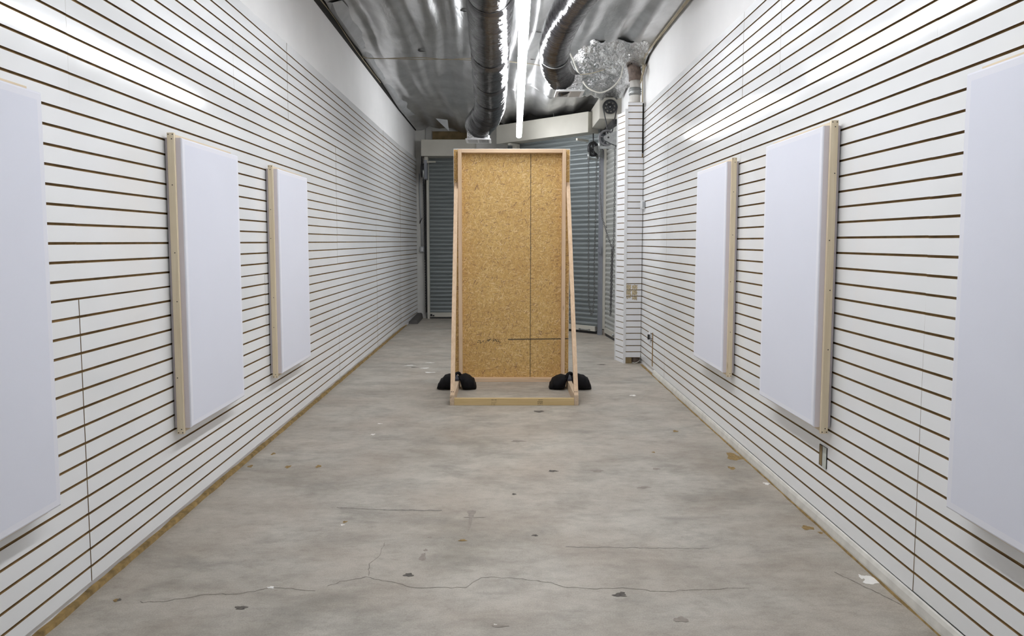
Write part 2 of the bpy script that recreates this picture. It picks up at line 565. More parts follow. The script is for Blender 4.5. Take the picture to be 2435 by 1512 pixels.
for k, lst in stain_sets.items():
    mb = MB()
    for i, (x, y, rx, ry) in enumerate(lst):
        blob(mb, x, y, rx, ry, 0, i * 7 + len(k), 0.0006 + 0.00005 * i, 0.5 if k == 'paint_white' else 0.35)
    o = obj('paint_splatter' if k == 'paint_white' else 'floor_stain', mb, k, floor)
    o['kind'] = 'stuff'

def ribbon(mb, pts, w, z=0.0007, seed=1, mi=0):
    rnd = random.Random(seed)
    P = []
    for (xa, ya), (xb, yb) in zip(pts, pts[1:]):
        n = max(2, int(math.hypot(xb - xa, yb - ya) / 0.02))
        for k in range(n):
            t = k / n
            P.append((xa + (xb - xa) * t + rnd.uniform(-.003, .003), ya + (yb - ya) * t + rnd.uniform(-.007, .007)))
    P.append(pts[-1])
    for k in range(len(P) - 1):
        a, b = P[k], P[k + 1]
        ww = w * rnd.uniform(0.6, 1.3)
        dx, dy = b[0] - a[0], b[1] - a[1]; L = math.hypot(dx, dy) + 1e-9
        nx, ny = -dy / L * ww / 2, dx / L * ww / 2
        mb.face([(a[0] + nx, a[1] + ny, z), (a[0] - nx, a[1] - ny, z), (b[0] - nx, b[1] - ny, z), (b[0] + nx, b[1] + ny, z)], mi)
mb = MB()
ribbon(mb, [(-1.523, 3.046), (-1.422, 3.053), (-1.255, 3.121), (-1.136, 3.114), (-1.021, 3.176), (-.928, 3.169), (-.814, 3.149)], .0032, seed=2)
ribbon(mb, [(-.771, 3.197), (-.724, 3.238), (-.622, 3.284), (-.521, 3.242), (-.393, 3.18), (-.274, 3.176), (-.165, 3.18)], .003, seed=3)
ribbon(mb, [(-.165, 3.19), (-.104, 3.284), (.075, 3.267), (.203, 3.225), (.256, 3.189), (.4, 3.169), (.511, 3.18), (.666, 3.137), (.798, 3.161), (1.057, 3.176)], .0026, seed=4)
ribbon(mb, [(-.612, 3.293), (-.632, 3.426), (-.6, 3.497), (-.598, 3.674)], .0022, seed=5)
ribbon(mb, [(1.50, 3.33), (1.60, 3.12), (1.64, 3.02)], .004, seed=8)
obj('crack', mb, 'crack', floor)
mb = MB()
ribbon(mb, [(-.95, 4.17), (-.6, 4.13), (-.35, 4.13)], .012, seed=6)
ribbon(mb, [(-1.7, 9.0), (-.8, 8.92), (.0, 9.0), (1.5, 8.92)], .014, seed=7)
ribbon(mb, [(.3, 3.62), (1.0, 3.60)], .005, seed=9)
obj('score_line', mb, 'crack_soft', floor)

# ------------------------------------------------------------------ slat walls
def slat_sheet(parent, side, zs, y0, y1, seed):
    """one slatwall sheet: slats between the groove heights zs, standing on a brown core"""
    rnd = random.Random(seed)
    dz = rnd.uniform(-0.0018, 0.0018)
    dx0, dx1 = rnd.uniform(0, 0.0028), rnd.uniform(0, 0.0028)
    tilt = rnd.uniform(-0.0022, 0.0022)
    zmid = (zs[0] + zs[-1]) / 2
    mb = MB()
    sgn = 1 if side == 'L' else -1
    gj = 0.0008 if side == 'L' else 0.0004
    ys = [y0 + gj, y1 - gj]
    if side == 'L' and y0 < 12.9 < y1 - 0.1: ys.insert(1, 12.88)
    base = (lambda y: xl(y)) if side == 'L' else (lambda y: XR)
    def fx(y, z):
        t = (y - y0) / (y1 - y0)
        return base(y) - sgn * (dx0 + (dx1 - dx0) * t) + sgn * tilt * (z - zmid)
    g = 0.0054
    for k in range(len(zs) - 1):
        za, zb = zs[k] + g + dz, zs[k + 1] - g + dz
        if zb - za < 0.01: continue
        for ya, yb in zip(ys, ys[1:]):
            ff = []
            for z in (za, zb):
                for y in (ya, yb):
                    ff.append((fx(y, z), y, z))
            bb = [(v[0] - sgn * 0.0105, v[1], v[2]) for v in ff]
            mb.face([ff[0], ff[1], ff[3], ff[2]], 0)
            mb.face([ff[0], ff[1], bb[1], bb[0]], 2)
            mb.face([ff[2], ff[3], bb[3], bb[2]], 1)
            mb.face([ff[0], ff[2], bb[2], bb[0]], 1)
            mb.face([ff[1], ff[3], bb[3], bb[1]], 1)
    for ya, yb in zip(ys, ys[1:]):
        z0_, z1_ = zs[0] + g + dz, zs[-1] - g + dz
        xa, xb = base(ya) - sgn * 0.0105, base(yb) - sgn * 0.0105
        mb.hexa([(xa, ya, zs[0]), (xb, yb, zs[0]), (xb - sgn * .008, yb, zs[0]), (xa - sgn * .008, ya, zs[0]),
                 (xa, ya, zs[-1]), (xb, yb, zs[-1]), (xb - sgn * .008, yb, zs[-1]), (xa - sgn * .008, ya, zs[-1])], 1)
    return obj('slatwall_sheet', mb, ['laminate', 'mdf', 'mdf_edge'], parent)

def grooves(z0, a, b):      # groove heights from index a down to b
    return [z0 - PITCH * k for k in range(a, b - 1, -1)]

# left wall: painted wall with slat sheets on it
mb = MB()
ysw = [Y0, 12.88, Y1]
for ya, yb in zip(ysw, ysw[1:]):
    mb.hexa([(xl(ya) - .02, ya, 0), (xl(yb) - .02, yb, 0), (xl(yb) - .14, yb, 0), (xl(ya) - .14, ya, 0),
             (xl(ya) - .02, ya, 4.0), (xl(yb) - .02, yb, 4.0), (xl(yb) - .14, yb, 4.0), (xl(ya) - .14, ya, 4.0)])
wl = tag(obj('wall_left', mb, 'drywall'), kind='structure', label='long left wall of white slatwall sheets under painted drywall', cat='wall')
ZL = 2.100
low = [0.048] + grooves(ZL, 26, 11)
mid = grooves(ZL, 11, -5)
top = grooves(ZL, -5, -12) + [3.100]
JL = [3.128 + 2.438 * k for k in range(-2, 5)]
yl = [Y0] + JL + [Y1]
for a, b in zip(yl, yl[1:]):
    slat_sheet(wl, 'L', low, a, b, 11 + int(a * 10)); slat_sheet(wl, 'L', mid, a, b, 12 + int(a * 10))
yt = [Y0, .2, 2.6, 3.85, 5.03, 6.275, 8.71, 11.15, 13.58, Y1]
for a, b in zip(yt, yt[1:]): slat_sheet(wl, 'L', top, a, b, 13 + int(a * 10))

mb = MB()
mb.box(XR + .02, XR + .14, Y0, 11.3, 0, 4.0)
wr = tag(obj('wall_right', mb, 'drywall'), kind='structure', label='long right wall of white slatwall sheets under painted drywall', cat='wall')
ZR = 2.1255
low = [0.062] + grooves(ZR, 26, 11)
mid = grooves(ZR, 11, -5)
top = grooves(ZR, -5, -12) + [3.105]
YRE = 9.9
JR = [3.01 + 2.44 * k for k in range(-2, 3)]
yr = [Y0] + JR + [YRE]
for a, b in zip(yr, yr[1:]):
    slat_sheet(wr, 'R', low, a, b, 31 + int(a * 10)); slat_sheet(wr, 'R', mid, a, b, 34 + int(a * 10))
yt = [Y0, .0, 1.1, 3.53, 4.72, 5.45, 7.93, YRE]
for a, b in zip(yt, yt[1:]): slat_sheet(wr, 'R', top, a, b, 33 + int(a * 10))

# service slot cut through the right slats near the floor, with its bare wood stud behind
mb = MB()
mb.box(XR - .0035, XR + .002, 3.862, 3.952, .317, .427)
sl = obj('cut_out', mb, 'dark_gap', wr)
mb = MB()
mb.box(XR - .0045, XR - .0035, 3.914, 3.946, .321, .425, 0)
mb.box(XR - .0045, XR - .0035, 3.862, 3.908, .315, .427, 1)
obj('stud_behind', mb, ['plywood', 'stain_pale'], wr)
# open vertical joint above the baseboard, beyond the third canvas
mb = MB()
mb.box(XR - .0045, XR + .002, 8.50, 8.53, .085, .468)
obj('open_joint', mb, 'mdf', wr)

# wall behind the camera
mb = MB(); mb.box(XL - .15, XR + .15, Y0 - .12, Y0, 0, 4.0)
tag(obj('wall_front', mb, 'drywall'), kind='structure', label='plain white wall behind the viewer', cat='wall')

# baseboards
mb = MB(); rnd = random.Random(3)
rows = []
y = Y0
while y < 13.6:
    w_ = 0.003 + rnd.uniform(-.003, .004); h_ = 0.016 + rnd.uniform(-.003, .003)
    rows.append([(XL - .018, y, 0.0), (XL + w_ + .006, y, 0.0), (XL + w_, y, h_), (XL - .018, y, h_ + .004)])
    y += rnd.uniform(.05, .14)
mb.grid(rows, 0, False)
tag(obj('baseboard_left', mb, 'adhesive'), kind='structure', label='ragged ochre adhesive strip along the foot of the left wall', cat='baseboard')
mb = MB()
prof = [(0, 0), (-.018, 0), (-.018, .016), (-.014, .045), (-.006, .060), (0, .064)]
rows = [[(XR + x, y, z) for x, z in prof] for y in (Y0, 8.42)]
mb.grid(rows, 0, False)
mb.face(rows[1]); mb.face(list(reversed(rows[0])))
bbr = tag(obj('baseboard_right', mb, 'baseboard_vinyl'), kind='structure', label='scuffed white vinyl baseboard along the right wall', cat='baseboard')
mb = MB(); rows = []; y = Y0
while y < 9.2:
    w_ = 0.022 + rnd.uniform(-.003, .004)
    rows.append([(XR, y, .006), (XR - w_, y, .006 + rnd.uniform(-.002, .003)), (XR - w_ - .003, y, 0)])
    y += rnd.uniform(.06, .15)
mb.grid(rows, 0, False)
obj('adhesive_line', mb, 'adhesive', bbr)

# ------------------------------------------------------------------ ceiling of foil insulation
def fold(x, y):
    wob = 0.10 * math.sin(y * 0.55 + 1.3) + 0.05 * math.sin(y * 1.3)
    u = x + wob * 0.6
    a = noise.noise(Vector((u * 2.6, y * 0.22, 1.7)))
    b = noise.noise(Vector((u * 6.0, y * 0.35, 5.1)))
    c_ = noise.noise(Vector((u * 13.0, y * 0.9, 9.4)))
    d = noise.noise(Vector((x * 3.0, y * 2.2, 3.3)))
    z = 0.13 * a + 0.050 * b + 0.009 * c_ + 0.016 * d
    for sx in (-1.0, -0.42, 0.42, 1.32):            # stapled seams
        q = abs(x - sx - 0.02 * math.sin(y * 1.1 + sx))
        z += 0.020 * math.exp(-(q / 0.07) ** 2)
    return z
mb = MB(); rows = []
nx, ny = 130, 190
for j in range(ny + 1):
    y = Y0 + (14.8 - Y0) * j / ny
    row = []
    for i in range(nx + 1):
        x0, x1 = xl(y) + .012, XR - 0.01
        if y > 11.3: x1 = XR + 0.12
        x = x0 + (x1 - x0) * i / nx
        edge = min(1.0, min(x - x0, x1 - x) / 0.25)
        row.append((x, y, zc(x, y) + fold(x, y) * edge - 0.012 * (1 - edge)))
    rows.append(row)
mb.grid(rows, 0, True)
ceil = tag(obj('ceiling', mb, 'foil'), kind='structure', label='ceiling of sagging silver foil insulation with dark seams', cat='ceiling')
mb = MB(); mb.box(-2.0, 2.0, Y0 - .1, 15.3, 3.97, 4.1)
obj('roof_deck', mb, 'dark_gap', ceil)
# grey sheet-metal flashing pieces along the left wall
for (ya, yb, drop) in ((6.2, 7.55, .05), (7.62, 9.25, .10), (9.4, 10.9, .09), (10.95, 13.4, .06)):
    mb = MB()
    n = 8; top_r = []; bot_r = []; r3 = []
    for k in range(n + 1):
        t = k / n; y = ya + (yb - ya) * t
        taper = min(1, t * 7 + .25) * min(1, (1 - t) * 5 + .3)
        top_r.append((xl(y) + .17 + .02 * math.sin(k * 1.7), y, zc(XL, y) + .01))
        bot_r.append((xl(y) + .075, y, zc(XL, y) - drop * taper * .6))
        r3.append((xl(y) + .008, y, zc(XL, y) - drop * taper * .25))
    mb.grid([top_r, bot_r, r3], 0, False)
    obj('flashing', mb, 'flashing', ceil)
# near-black strip standing in for the shaded gap where ceiling and left wall meet
mb = MB()
for ya, yb in ((Y0, 12.88), (12.88, Y1)):
    mb.hexa([(xl(ya) - .02, ya, zc(XL, ya) - .012), (xl(yb) - .02, yb, zc(XL, yb) - .012), (xl(yb) - .005, yb, zc(XL, yb) - .012), (xl(ya) - .005, ya, zc(XL, ya) - .012),
             (xl(ya) - .02, ya, 3.96), (xl(yb) - .02, yb, 3.96), (xl(yb) - .005, yb, 3.96), (xl(ya) - .005, ya, 3.96)])
obj('ceiling_gap_shade', mb, 'dark_gap', ceil)
# loose foil corner hanging from a seam, and slits
mb = MB()
mb.face([(-1.22, 13.6, 3.66), (-1.02, 13.75, 3.66), (-1.0, 13.8, 3.47), (-1.10, 13.7, 3.55)])
obj('foil_flap', mb, 'flashing', ceil)
mb = MB()
for (x, y, l, w_) in ((-1.03, 9.45, .16, .03), (-.42, 8.0, .10, .02), (-.40, 9.9, .08, .03), (.36, 8.2, .14, .02), (.34, 9.7, .12, .02), (1.25, 10.3, .18, .03)):
    z = zc(x, y) + fold(x, y) - .012
    mb.face([(x - l / 2, y - w_, z), (x, y - w_ * 2.2, z - .006), (x + l / 2, y + w_ * .5, z), (x, y + w_ * 1.5, z)])
obj('slit', mb, 'dark_gap', ceil)
# crumpled foil patch round the pipe in the right back corner
mb = MB(); rows = []
for j in range(31):
    t = j / 30; row = []
    for i in range(31):
        s_ = i / 30
        x = .80 + .86 * s_; y = 8.55 + 2.5 * t
        z = zc(x, y) + .05 - .08 * min(1, t * 4) - .06 * min(1, s_ * 4) - .05 * (t ** 1.6) + .05 * noise.noise(Vector((x * 7, y * 4, 2))) + .025 * noise.noise(Vector((x * 19, y * 13, 4)))
        if t > 0.9: z += .05 * (noise.noise(Vector((x * 14, 0, 8))) )
        row.append((x, y, z))
    rows.append(row)
mb.grid(rows, 0, True)
obj('crumpled_foil', mb, 'foil_crumpled', ceil)

# ------------------------------------------------------------------ back of the room: walls, shutters
mb = MB()
# return beside the left shutter, pier between the shutters, wall over them
mb.box(-1.75, -1.535, 14.80, 15.0, 0, 3.95)
mb.box(-.53, .10, 14.30, 14.9, 0, 3.95)
mb.box(-1.535, -.53, 14.95, 15.1, 3.36, 3.95)
wb = tag(obj('wall_back', mb, 'white_paint'), kind='structure', label='pale back wall with piers between the roll-up shutters', cat='wall')
mb = MB(); mb.box(-1.40, -.60, 14.90, 14.95, 3.38, 3.62)
obj('plywood_strip', mb, 'plywood', wb)
# wall along the angled shutter, coloured near-black for the shade above its hood
def ang(t, off=0.0):         # point along the angled shutter line; off moves it towards the room
    a = Vector((0.10, 13.62)); b = Vector((1.515, 12.215))
    d = (b - a); nrm = Vector((d.y, -d.x)).normalized()
    q = a + d * t + nrm * off
    return q if True else None
nrm_test = ang(0, 1) - ang(0, 0)
SG = 1 if nrm_test.y < 0 else -1
def A(t, off, z):
    q = ang(t, off * SG)
    return (q.x, q.y, z)
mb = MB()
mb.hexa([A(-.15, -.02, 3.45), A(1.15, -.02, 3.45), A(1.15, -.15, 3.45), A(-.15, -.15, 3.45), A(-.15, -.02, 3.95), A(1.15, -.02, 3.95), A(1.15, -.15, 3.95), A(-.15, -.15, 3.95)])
obj('shaded_wall_over_shutter', mb, 'dark_gap', wb)

# slat profile: (share of the pitch, stand-out)
SP = [(0.0, .000), (.04, .007), (.10, .008), (.14, .001), (.20, .004), (.34, .012), (.52, .0155), (.70, .013), (.84, .006), (.89, .0015), (.93, .007), (.97, .007)]
def curtain(mb, p0, p1, z0, z1):
    """corrugated shutter curtain between two plan points, facing the room (towards -y or -x)"""
    p0 = Vector(p0); p1 = Vector(p1)
    d = (p1 - p0).normalized(); nrm = Vector((d.y, -d.x))
    rows = []; z = z0; k = 0
    while z < z1:
        for t, s_ in SP:
            zz = z + t * PITCH
            if zz > z1: break
            rows.append([(q.x + nrm.x * s_, q.y + nrm.y * s_, zz) for q in (p0, p1)])
        z += PITCH
    mb.grid(rows, 0, False)

def link_chain(mb, pts, link=.036, r=.0042, wdt=.019):
    """welded chain along a polyline, link by link"""
    P = [Vector(p) for p in pts]; seglen = [(b - a).length for a, b in zip(P, P[1:])]
    tot = sum(seglen); n = int(tot / (link * .78))
    def at(s_):
        for a, b, l in zip(P, P[1:], seglen):
            if s_ <= l: return a + (b - a) * (s_ / l), (b - a).normalized()
            s_ -= l
        return P[-1], (P[-1] - P[-2]).normalized()
    for k in range(n):
        c, t = at((k + .5) * tot / n)
        u = Vector((1, 0, 0)); u = (u - t * u.dot(t)).normalized(); v_ = t.cross(u)
        side = u if k % 2 else v_
        ring = []
        for a in range(9):
            th = 2 * PI * a / 8
            ring.append(c + t * (link / 2 * math.cos(th)) + side * (wdt / 2 * math.sin(th) * (1.25 if abs(math.sin(th)) < .8 else 1)))
        mb.tube(ring, r, 4, cap=False)

# door 1: left shutter
d1 = thing('door_1', (-1.0, 14.76, 0), 'closed grey roll-up shutter in the far left corner', 'door', kind='structure')
mb = MB(); curtain(mb, (-1.52, 14.76), (-.45, 14.76), .10, 3.2)
obj('shutter_curtain', mb, 'shutter_blue', d1)
mb = MB(); mb.box(-1.46, -.53, 14.70, 14.76, .035, .115); mb.box(-1.46, -.53, 14.68, 14.70, .035, .05)
obj('bottom_bar', mb, 'cream_metal', d1)
mb = MB(); mb.box(-1.445, -1.41, 14.675, 14.70, .05, .09); mb.box(-1.40, -1.37, 14.68, 14.70, .045, .07)
obj('latch', mb, 'dark_iron', d1)
mb = MB(); mb.box(-1.50, -1.455, 14.66, 14.76, 0, 3.05)
gd = obj('guide_rail', mb, 'cream_metal', d1)
mb = MB(); mb.box(-1.535, -1.50, 14.68, 14.76, .12, 3.0)
obj('guide_channel', mb, 'dark_gap', d1)
mb = MB(); mb.box(-1.565, -.53, 14.36, 14.78, 3.09, 3.395)
obj('shutter_hood', mb, 'cream_metal', d1, bevel=.006)
mb = MB(); mb.box(-1.515, -1.45, 14.45, 14.66, 2.97, 3.085); mb.box(-1.45, -1.31, 14.52, 14.56, 2.985, 3.012)
obj('hood_bracket', mb, 'cream_metal', d1)

# door 2: angled middle shutter
d2 = thing('door_2', (.8, 12.9, 0), 'closed blue-grey roll-up shutter set at an angle behind the board', 'door', kind='structure')
p0 = ang(-.03); p1 = ang(1.0)
mb = MB()
if SG > 0: curtain(mb, p0, p1, .12, 3.3)
else: curtain(mb, p0, p1, .12, 3.3)
obj('shutter_curtain', mb, 'shutter_blue', d2)
mb = MB()
mb.hexa([A(0, .05, .045), A(.985, .05, .045), A(.985, 0, .045), A(0, 0, .045), A(0, .05, .125), A(.985, .05, .125), A(.985, 0, .125), A(0, 0, .125)])
obj('bottom_bar', mb, 'cream_metal', d2)
mb = MB()
mb.hexa([A(.0, .01, .0), A(.985, .01, .0), A(.985, 0, .0), A(0, 0, .0), A(0, .01, .05), A(.985, .01, .05), A(.985, 0, .05), A(0, 0, .05)])
obj('bottom_gap_shade', mb, 'dark_iron', d2)  # near-black strip painted in for the shaded gap under the bar
mb = MB()
q = [A(.83, .056, .062), A(.93, .056, .058)]
mb.bar(q[0], q[1], .012, .014)
for t in (.83, .93): mb.bar(A(t, .05, .06), A(t, .075, .06), .026, .03)
obj('slide_bolt', mb, 'steel_grey', d2)
mb = MB()
mb.hexa([A(-.04, .27, 3.20), A(.985, .27, 3.20), A(.985, .0, 3.20), A(-.04, .0, 3.20), A(-.04, .27, 3.52), A(.985, .27, 3.52), A(.985, 0, 3.52), A(-.04, 0, 3.52)])
obj('shutter_hood', mb, 'cream_metal', d2, bevel=.006)
mb = MB(); mb.box(1.492, 1.560, 12.085, 12.16, 0, 2.93)
obj('guide_post', mb, 'post_grey', d2)
mb = MB(); mb.bar(A(.13, .06, 3.165), A(.13, .30, 3.165), .05, .03); mb.bar(A(.10, .02, 3.10), A(.10, .10, 3.10), .10, .13)
obj('hood_bracket', mb, 'cream_metal', d2)
mb = MB(); mb.bar(A(.90, .06, 3.10), A(.90, .34, 3.10), .03, .035)
obj('hood_bracket', mb, 'cream_metal', d2)
mb = MB(); mb.box(1.50, 1.53, 12.055, 12.085, 1.30, 1.42); mb.box(1.47, 1.50, 12.06, 12.08, 1.33, 1.37)
obj('chain_keeper', mb, 'post_grey', d2)

# door 3: right-hand shutter along the wall
d3 = thing('door_3', (1.62, 11.6, 0), 'closed pale roll-up shutter on the right side behind the column', 'door', kind='structure')
mb = MB(); curtain(mb, (1.612, 12.10), (1.682, 11.22), .12, 3.3)
obj('shutter_curtain', mb, 'shutter_pale', d3)
mb = MB(); mb.hexa([(1.585, 12.02, .05), (1.648, 11.26, .05), (1.70, 11.26, .05), (1.63, 12.02, .05), (1.585, 12.02, .125), (1.648, 11.26, .125), (1.70, 11.26, .125), (1.63, 12.02, .125)])
obj('bottom_bar', mb, 'cream_metal', d3)
mb = MB(); mb.hexa([(1.602, 12.02, 0), (1.662, 11.26, 0), (1.70, 11.26, 0), (1.63, 12.02, 0), (1.602, 12.02, .05), (1.662, 11.26, .05), (1.70, 11.26, .05), (1.63, 12.02, .05)])
obj('bottom_gap_shade', mb, 'dark_iron', d3)  # same dark strip for the shade below the pale shutter's bar
mb = MB(); mb.lathe([(0, -.02), (.022, -.02), (.022, .02), (0, .02)], (1.632, 11.33, .09), 'X', 14)
obj('lock_knob', mb, 'steel_grey', d3)
mb = MB(); mb.box(1.562, 1.602, 12.06, 12.18, .10, 2.96)
obj('guide_rail', mb, 'cream_metal', d3)
mb = MB(); mb.box(1.645, 1.69, 11.13, 11.22, 0, 3.28)
obj('guide_rail', mb, 'white_paint', d3)
mb = MB(); mb.box(1.372, 1.755, 11.2, 12.7, 3.272, 3.578)
obj('shutter_hood', mb, 'cream_metal', d3, bevel=.006)
mb = MB(); mb.box(1.575, 1.69, 11.24, 12.3, 3.20, 3.272)
obj('roller', mb, 'dark_iron', d3)
mb = MB()
mb.hexa([(1.57, 12.08, 0), (1.60, 12.0, 0), (1.64, 12.05, 0), (1.6, 12.15, 0), (1.56, 12.06, .085), (1.60, 12.0, .075), (1.64, 12.05, .08), (1.58, 12.15, .08)])
obj('mortar_lump', mb, 'stain_soft', d3)

# curb at the foot of the left wall
mb = MB()
mb.prism([(-1.75, 0), (-1.60, 0), (-1.60, .0), (-1.615, .085), (-1.63, .105), (-1.75, .105)], 13.72, 14.78)
for k, v in enumerate(mb.v):
    if v[1] < 13.8 and v[2] > .05: mb.v[k] = (v[0], v[1] + .12, v[2] * .55)
    if v[1] < 13.8 and v[0] > -1.7: mb.v[k] = (mb.v[k][0] + .015, mb.v[k][1], mb.v[k][2])
tag(obj('trim_1', mb, 'curb'), kind='structure', label='low dark concrete curb at the far end of the left wall', cat='curb')

# ------------------------------------------------------------------ slat-clad column
col = thing('wall_column', (1.56, 9.35, 0), 'white slat-clad boxed column in the right back corner', 'column', kind='structure')
mb = MB()
zs = [.072] + [ .075 + .070 + PITCH * k for k in range(40)]
zs = [z for z in zs if z < 3.12] + [3.163]
FY = 9.25
def col_x(z): return 1.668 if z < 2.55 else 1.652
for a, b in zip(zs, zs[1:]):
    za, zb = a + .005, b - .005
    x1 = col_x(zb)
    mb.box(1.482, x1, FY, FY + .010, za, zb, 0, {'-z': 2, '+z': 1, '+x': 1})
mb.box(1.482, 1.652, FY + .010, FY + .018, zs[0], zs[-1], 1)
mb.box(1.652, 1.668, FY + .010, FY + .018, zs[0], 2.55, 1)
obj('front_cladding', mb, ['laminate_matte', 'mdf', 'mdf_edge'], col)
mb = MB()
a0 = Vector((1.463, 9.262)); a1 = Vector((1.398, 9.545)); dd = (a1 - a0).normalized(); nn = Vector((-dd.y, dd.x))
if nn.x > 0: nn = -nn
zs2 = [.0] + [.045 + PITCH * k for k in range(41)]
zs2 = [z for z in zs2 if z < 3.03] + [3.062]
for a, b in zip(zs2, zs2[1:]):
    za, zb = a + (.005 if a > 0 else 0), b - .005
    c = [a0, a1 - dd * .012, a1 - dd * .012 - nn * .010, a0 - nn * .010]
    mb.hexa([(q.x, q.y, za) for q in c] + [(q.x, q.y, zb) for q in c], 0)
c = [a0 - nn * .0085, a1 - nn * .0085, a1 - nn * .018, a0 - nn * .018]
mb.hexa([(q.x, q.y, 0) for q in c] + [(q.x, q.y, 3.06) for q in c], 1)
obj('side_cladding', mb, ['laminate_matte', 'mdf'], col)
mb = MB()
mb.prism([(1.458, 0), (1.486, 0), (1.482, 3.08), (1.446, 3.08)], FY - .006, FY + .012)
obj('corner_trim', mb, 'plastic_white', col)
mb = MB(); mb.hexa([(a1.x - .006, a1.y - .012, 0), (a1.x + .012, a1.y - .012, 0), (a1.x + .012, a1.y + .01, 0), (a1.x - .006, a1.y + .01, 0),
                    (a1.x - .006, a1.y - .012, 3.062), (a1.x + .012, a1.y - .012, 3.062), (a1.x + .012, a1.y + .01, 3.062), (a1.x - .006, a1.y + .01, 3.062)])
obj('corner_trim', mb, 'plastic_white', col)
mb = MB(); mb.box(1.486, 1.562, FY + .004, FY + .08, 0, .072)
obj('base_block', mb, 'plywood', col)
mb = MB(); mb.lathe([(.055, 0), (.062, .01), (.062, .05), (.055, .072)], (1.612, FY + .09, 0), 'Z', 20)
obj('pipe_foot', mb, 'rust_pipe', col)
mb = MB(); mb.box(1.562, 1.672, FY + .17, FY + .18, 0, .075)
obj('base_void', mb, 'dark_gap', col)
mb = MB(); mb.tube([(1.56, FY + .02, .012), (1.60, FY - .01, .006), (1.64, FY - .005, .02), (1.665, FY + .03, .035)], .004, 6)
obj('loose_wire', mb, 'wire_white', col)
mb = MB(); mb.box(1.655, 1.672, FY + .02, FY + .03, 2.56, 3.15)
obj('side_gap', mb, 'dark_gap', col)
mb = MB(); rnd = random.Random(5)
def torn(x0, x1, z0, z1, seed):
    r = random.Random(seed); n = 14; pts = []
    for k in range(n): pts.append((x0 + (x1 - x0) * k / n, FY - .0012, z1 + r.uniform(-.008, .008)))
    for k in range(n): pts.append((x1 + r.uniform(-.006, .006), FY - .0012, z1 + (z0 - z1) * k / n))
    for k in range(n): pts.append((x1 + (x0 - x1) * k / n, FY - .0012, z0 + r.uniform(-.012, .012)))
    for k in range(n): pts.append((x0 + r.uniform(-.003, .003), FY - .0012, z0 + (z1 - z0) * k / n))
    mb.face(pts)
for (a, b, z0, z1, sd) in ((1.484, 1.543, .913, .972, 1), (1.484, 1.543, .838, .902, 2), (1.484, 1.54, .803, .826, 3), (1.556, 1.618, .913, .968, 4), (1.556, 1.618, .838, .902, 5), (1.558, 1.616, .785, .826, 6)):
    torn(a, b, z0, z1, sd)
obj('torn_paper_backing', mb, 'paper_torn', col)

# drain pipe rising from the column top
pp = thing('drain_pipe', (1.57, 9.40, 3.10), 'short white drain pipe rising from the column into the ceiling', 'pipe')
mb = MB(); mb.tube([(1.585, 9.40, 2.9), (1.585, 9.40, 3.46)], .066, 22)
obj('pipe', mb, 'pvc', pp)
mb = MB(); mb.tube([(1.585, 9.40, 3.44), (1.583, 9.40, 3.52), (1.575, 9.41, 3.57), (1.56, 9.43, 3.66)], .078, 20)
obj('elbow', mb, 'rust_pipe', pp)
mb = MB(); mb.tube([(1.585, 9.40, 3.265), (1.585, 9.40, 3.355)], .071, 22)
for z in (3.285, 3.31, 3.335): mb.tube([(1.585 + .0735 * math.cos(t * PI / 12), 9.40 + .0735 * math.sin(t * PI / 12), z) for t in range(25)], .005, 6)
obj('clamp', mb, 'steel_grey', pp)
mb = MB(); mb.face([(1.45, 9.15, 3.655), (1.66, 9.15, 3.655), (1.66, 9.6, 3.60), (1.45, 9.6, 3.60)])
obj('ceiling_hole', mb, 'dark_gap', ceil)

# ------------------------------------------------------------------ chain hoists
h3 = thing('chain_hoist', (1.50, 11.15, 2.83), 'grey chain hoist wheel and bracket under the hood by the column', 'chain hoist')
mb = MB()
R0 = .112; cx, cy, cz = 1.474, 11.14, 2.992
mb.lathe([(R0, -.018), (R0 + .006, -.018), (R0 + .006, -.010), (R0 - .004, 0), (R0 + .006, .010), (R0 + .006, .018), (R0 - .024, .018), (R0 - .024, -.018), (R0, -.018)], (cx, cy, cz), 'Y', 32)
for k in range(5):
    th = k * 2 * PI / 5 + .4
    mb.bar((cx, cy, cz), (cx + math.cos(th) * .10, cy, cz + math.sin(th) * .10), .012, .022, up=(0, 1, 0))
obj('hand_wheel', mb, 'wheel_grey', h3)
mb = MB()
mb.prism([(1.650, 2.868), (1.640, 2.862), (1.437, 2.955), (1.428, 2.98), (1.432, 3.012), (1.650, 3.105)], 11.098, 11.106)
mb.prism([(1.650, 2.868), (1.640, 2.862), (1.437, 2.955), (1.428, 2.98), (1.432, 3.012), (1.650, 3.105)], 11.176, 11.184)
mb.box(1.640, 1.652, 11.098, 11.184, 2.85, 3.11)
obj('bracket', mb, 'steel_grey', h3)
mb = MB(); mb.box(1.375, 1.60, 11.125, 11.155, 2.835, 2.872)
mb.lathe([(0, 0), (.017, 0), (.017, .122), (.010, .122)], (1.372, 11.14, 2.83), 'Z', 12)
mb.lathe([(0, 0), (.017, 0), (.017, .07), (.010, .07)], (1.598, 11.14, 2.83), 'Z', 12)
obj('chain_guide', mb, 'steel_grey', h3)
mb = MB(); mb.lathe([(0, -.05), (.012, -.05), (.014, -.045), (.014, .045), (0, .045)], (cx + .02, cy, cz), 'Y', 12)
obj('axle_bolt', mb, 'dark_iron', h3)
sx, sy, sz = 1.524, 11.165, 3.435
mb = MB()
prof = []; NT = 40
outer = [(sx + (.102 if k % 2 else .096) * math.cos(2 * PI * k / (2 * NT)), sz + (.102 if k % 2 else .096) * math.sin(2 * PI * k / (2 * NT))) for k in range(2 * NT)]
holes = [(sx + .062 * math.cos(t * PI / 4 + .2), sz + .062 * math.sin(t * PI / 4 + .2)) for t in range(8)]
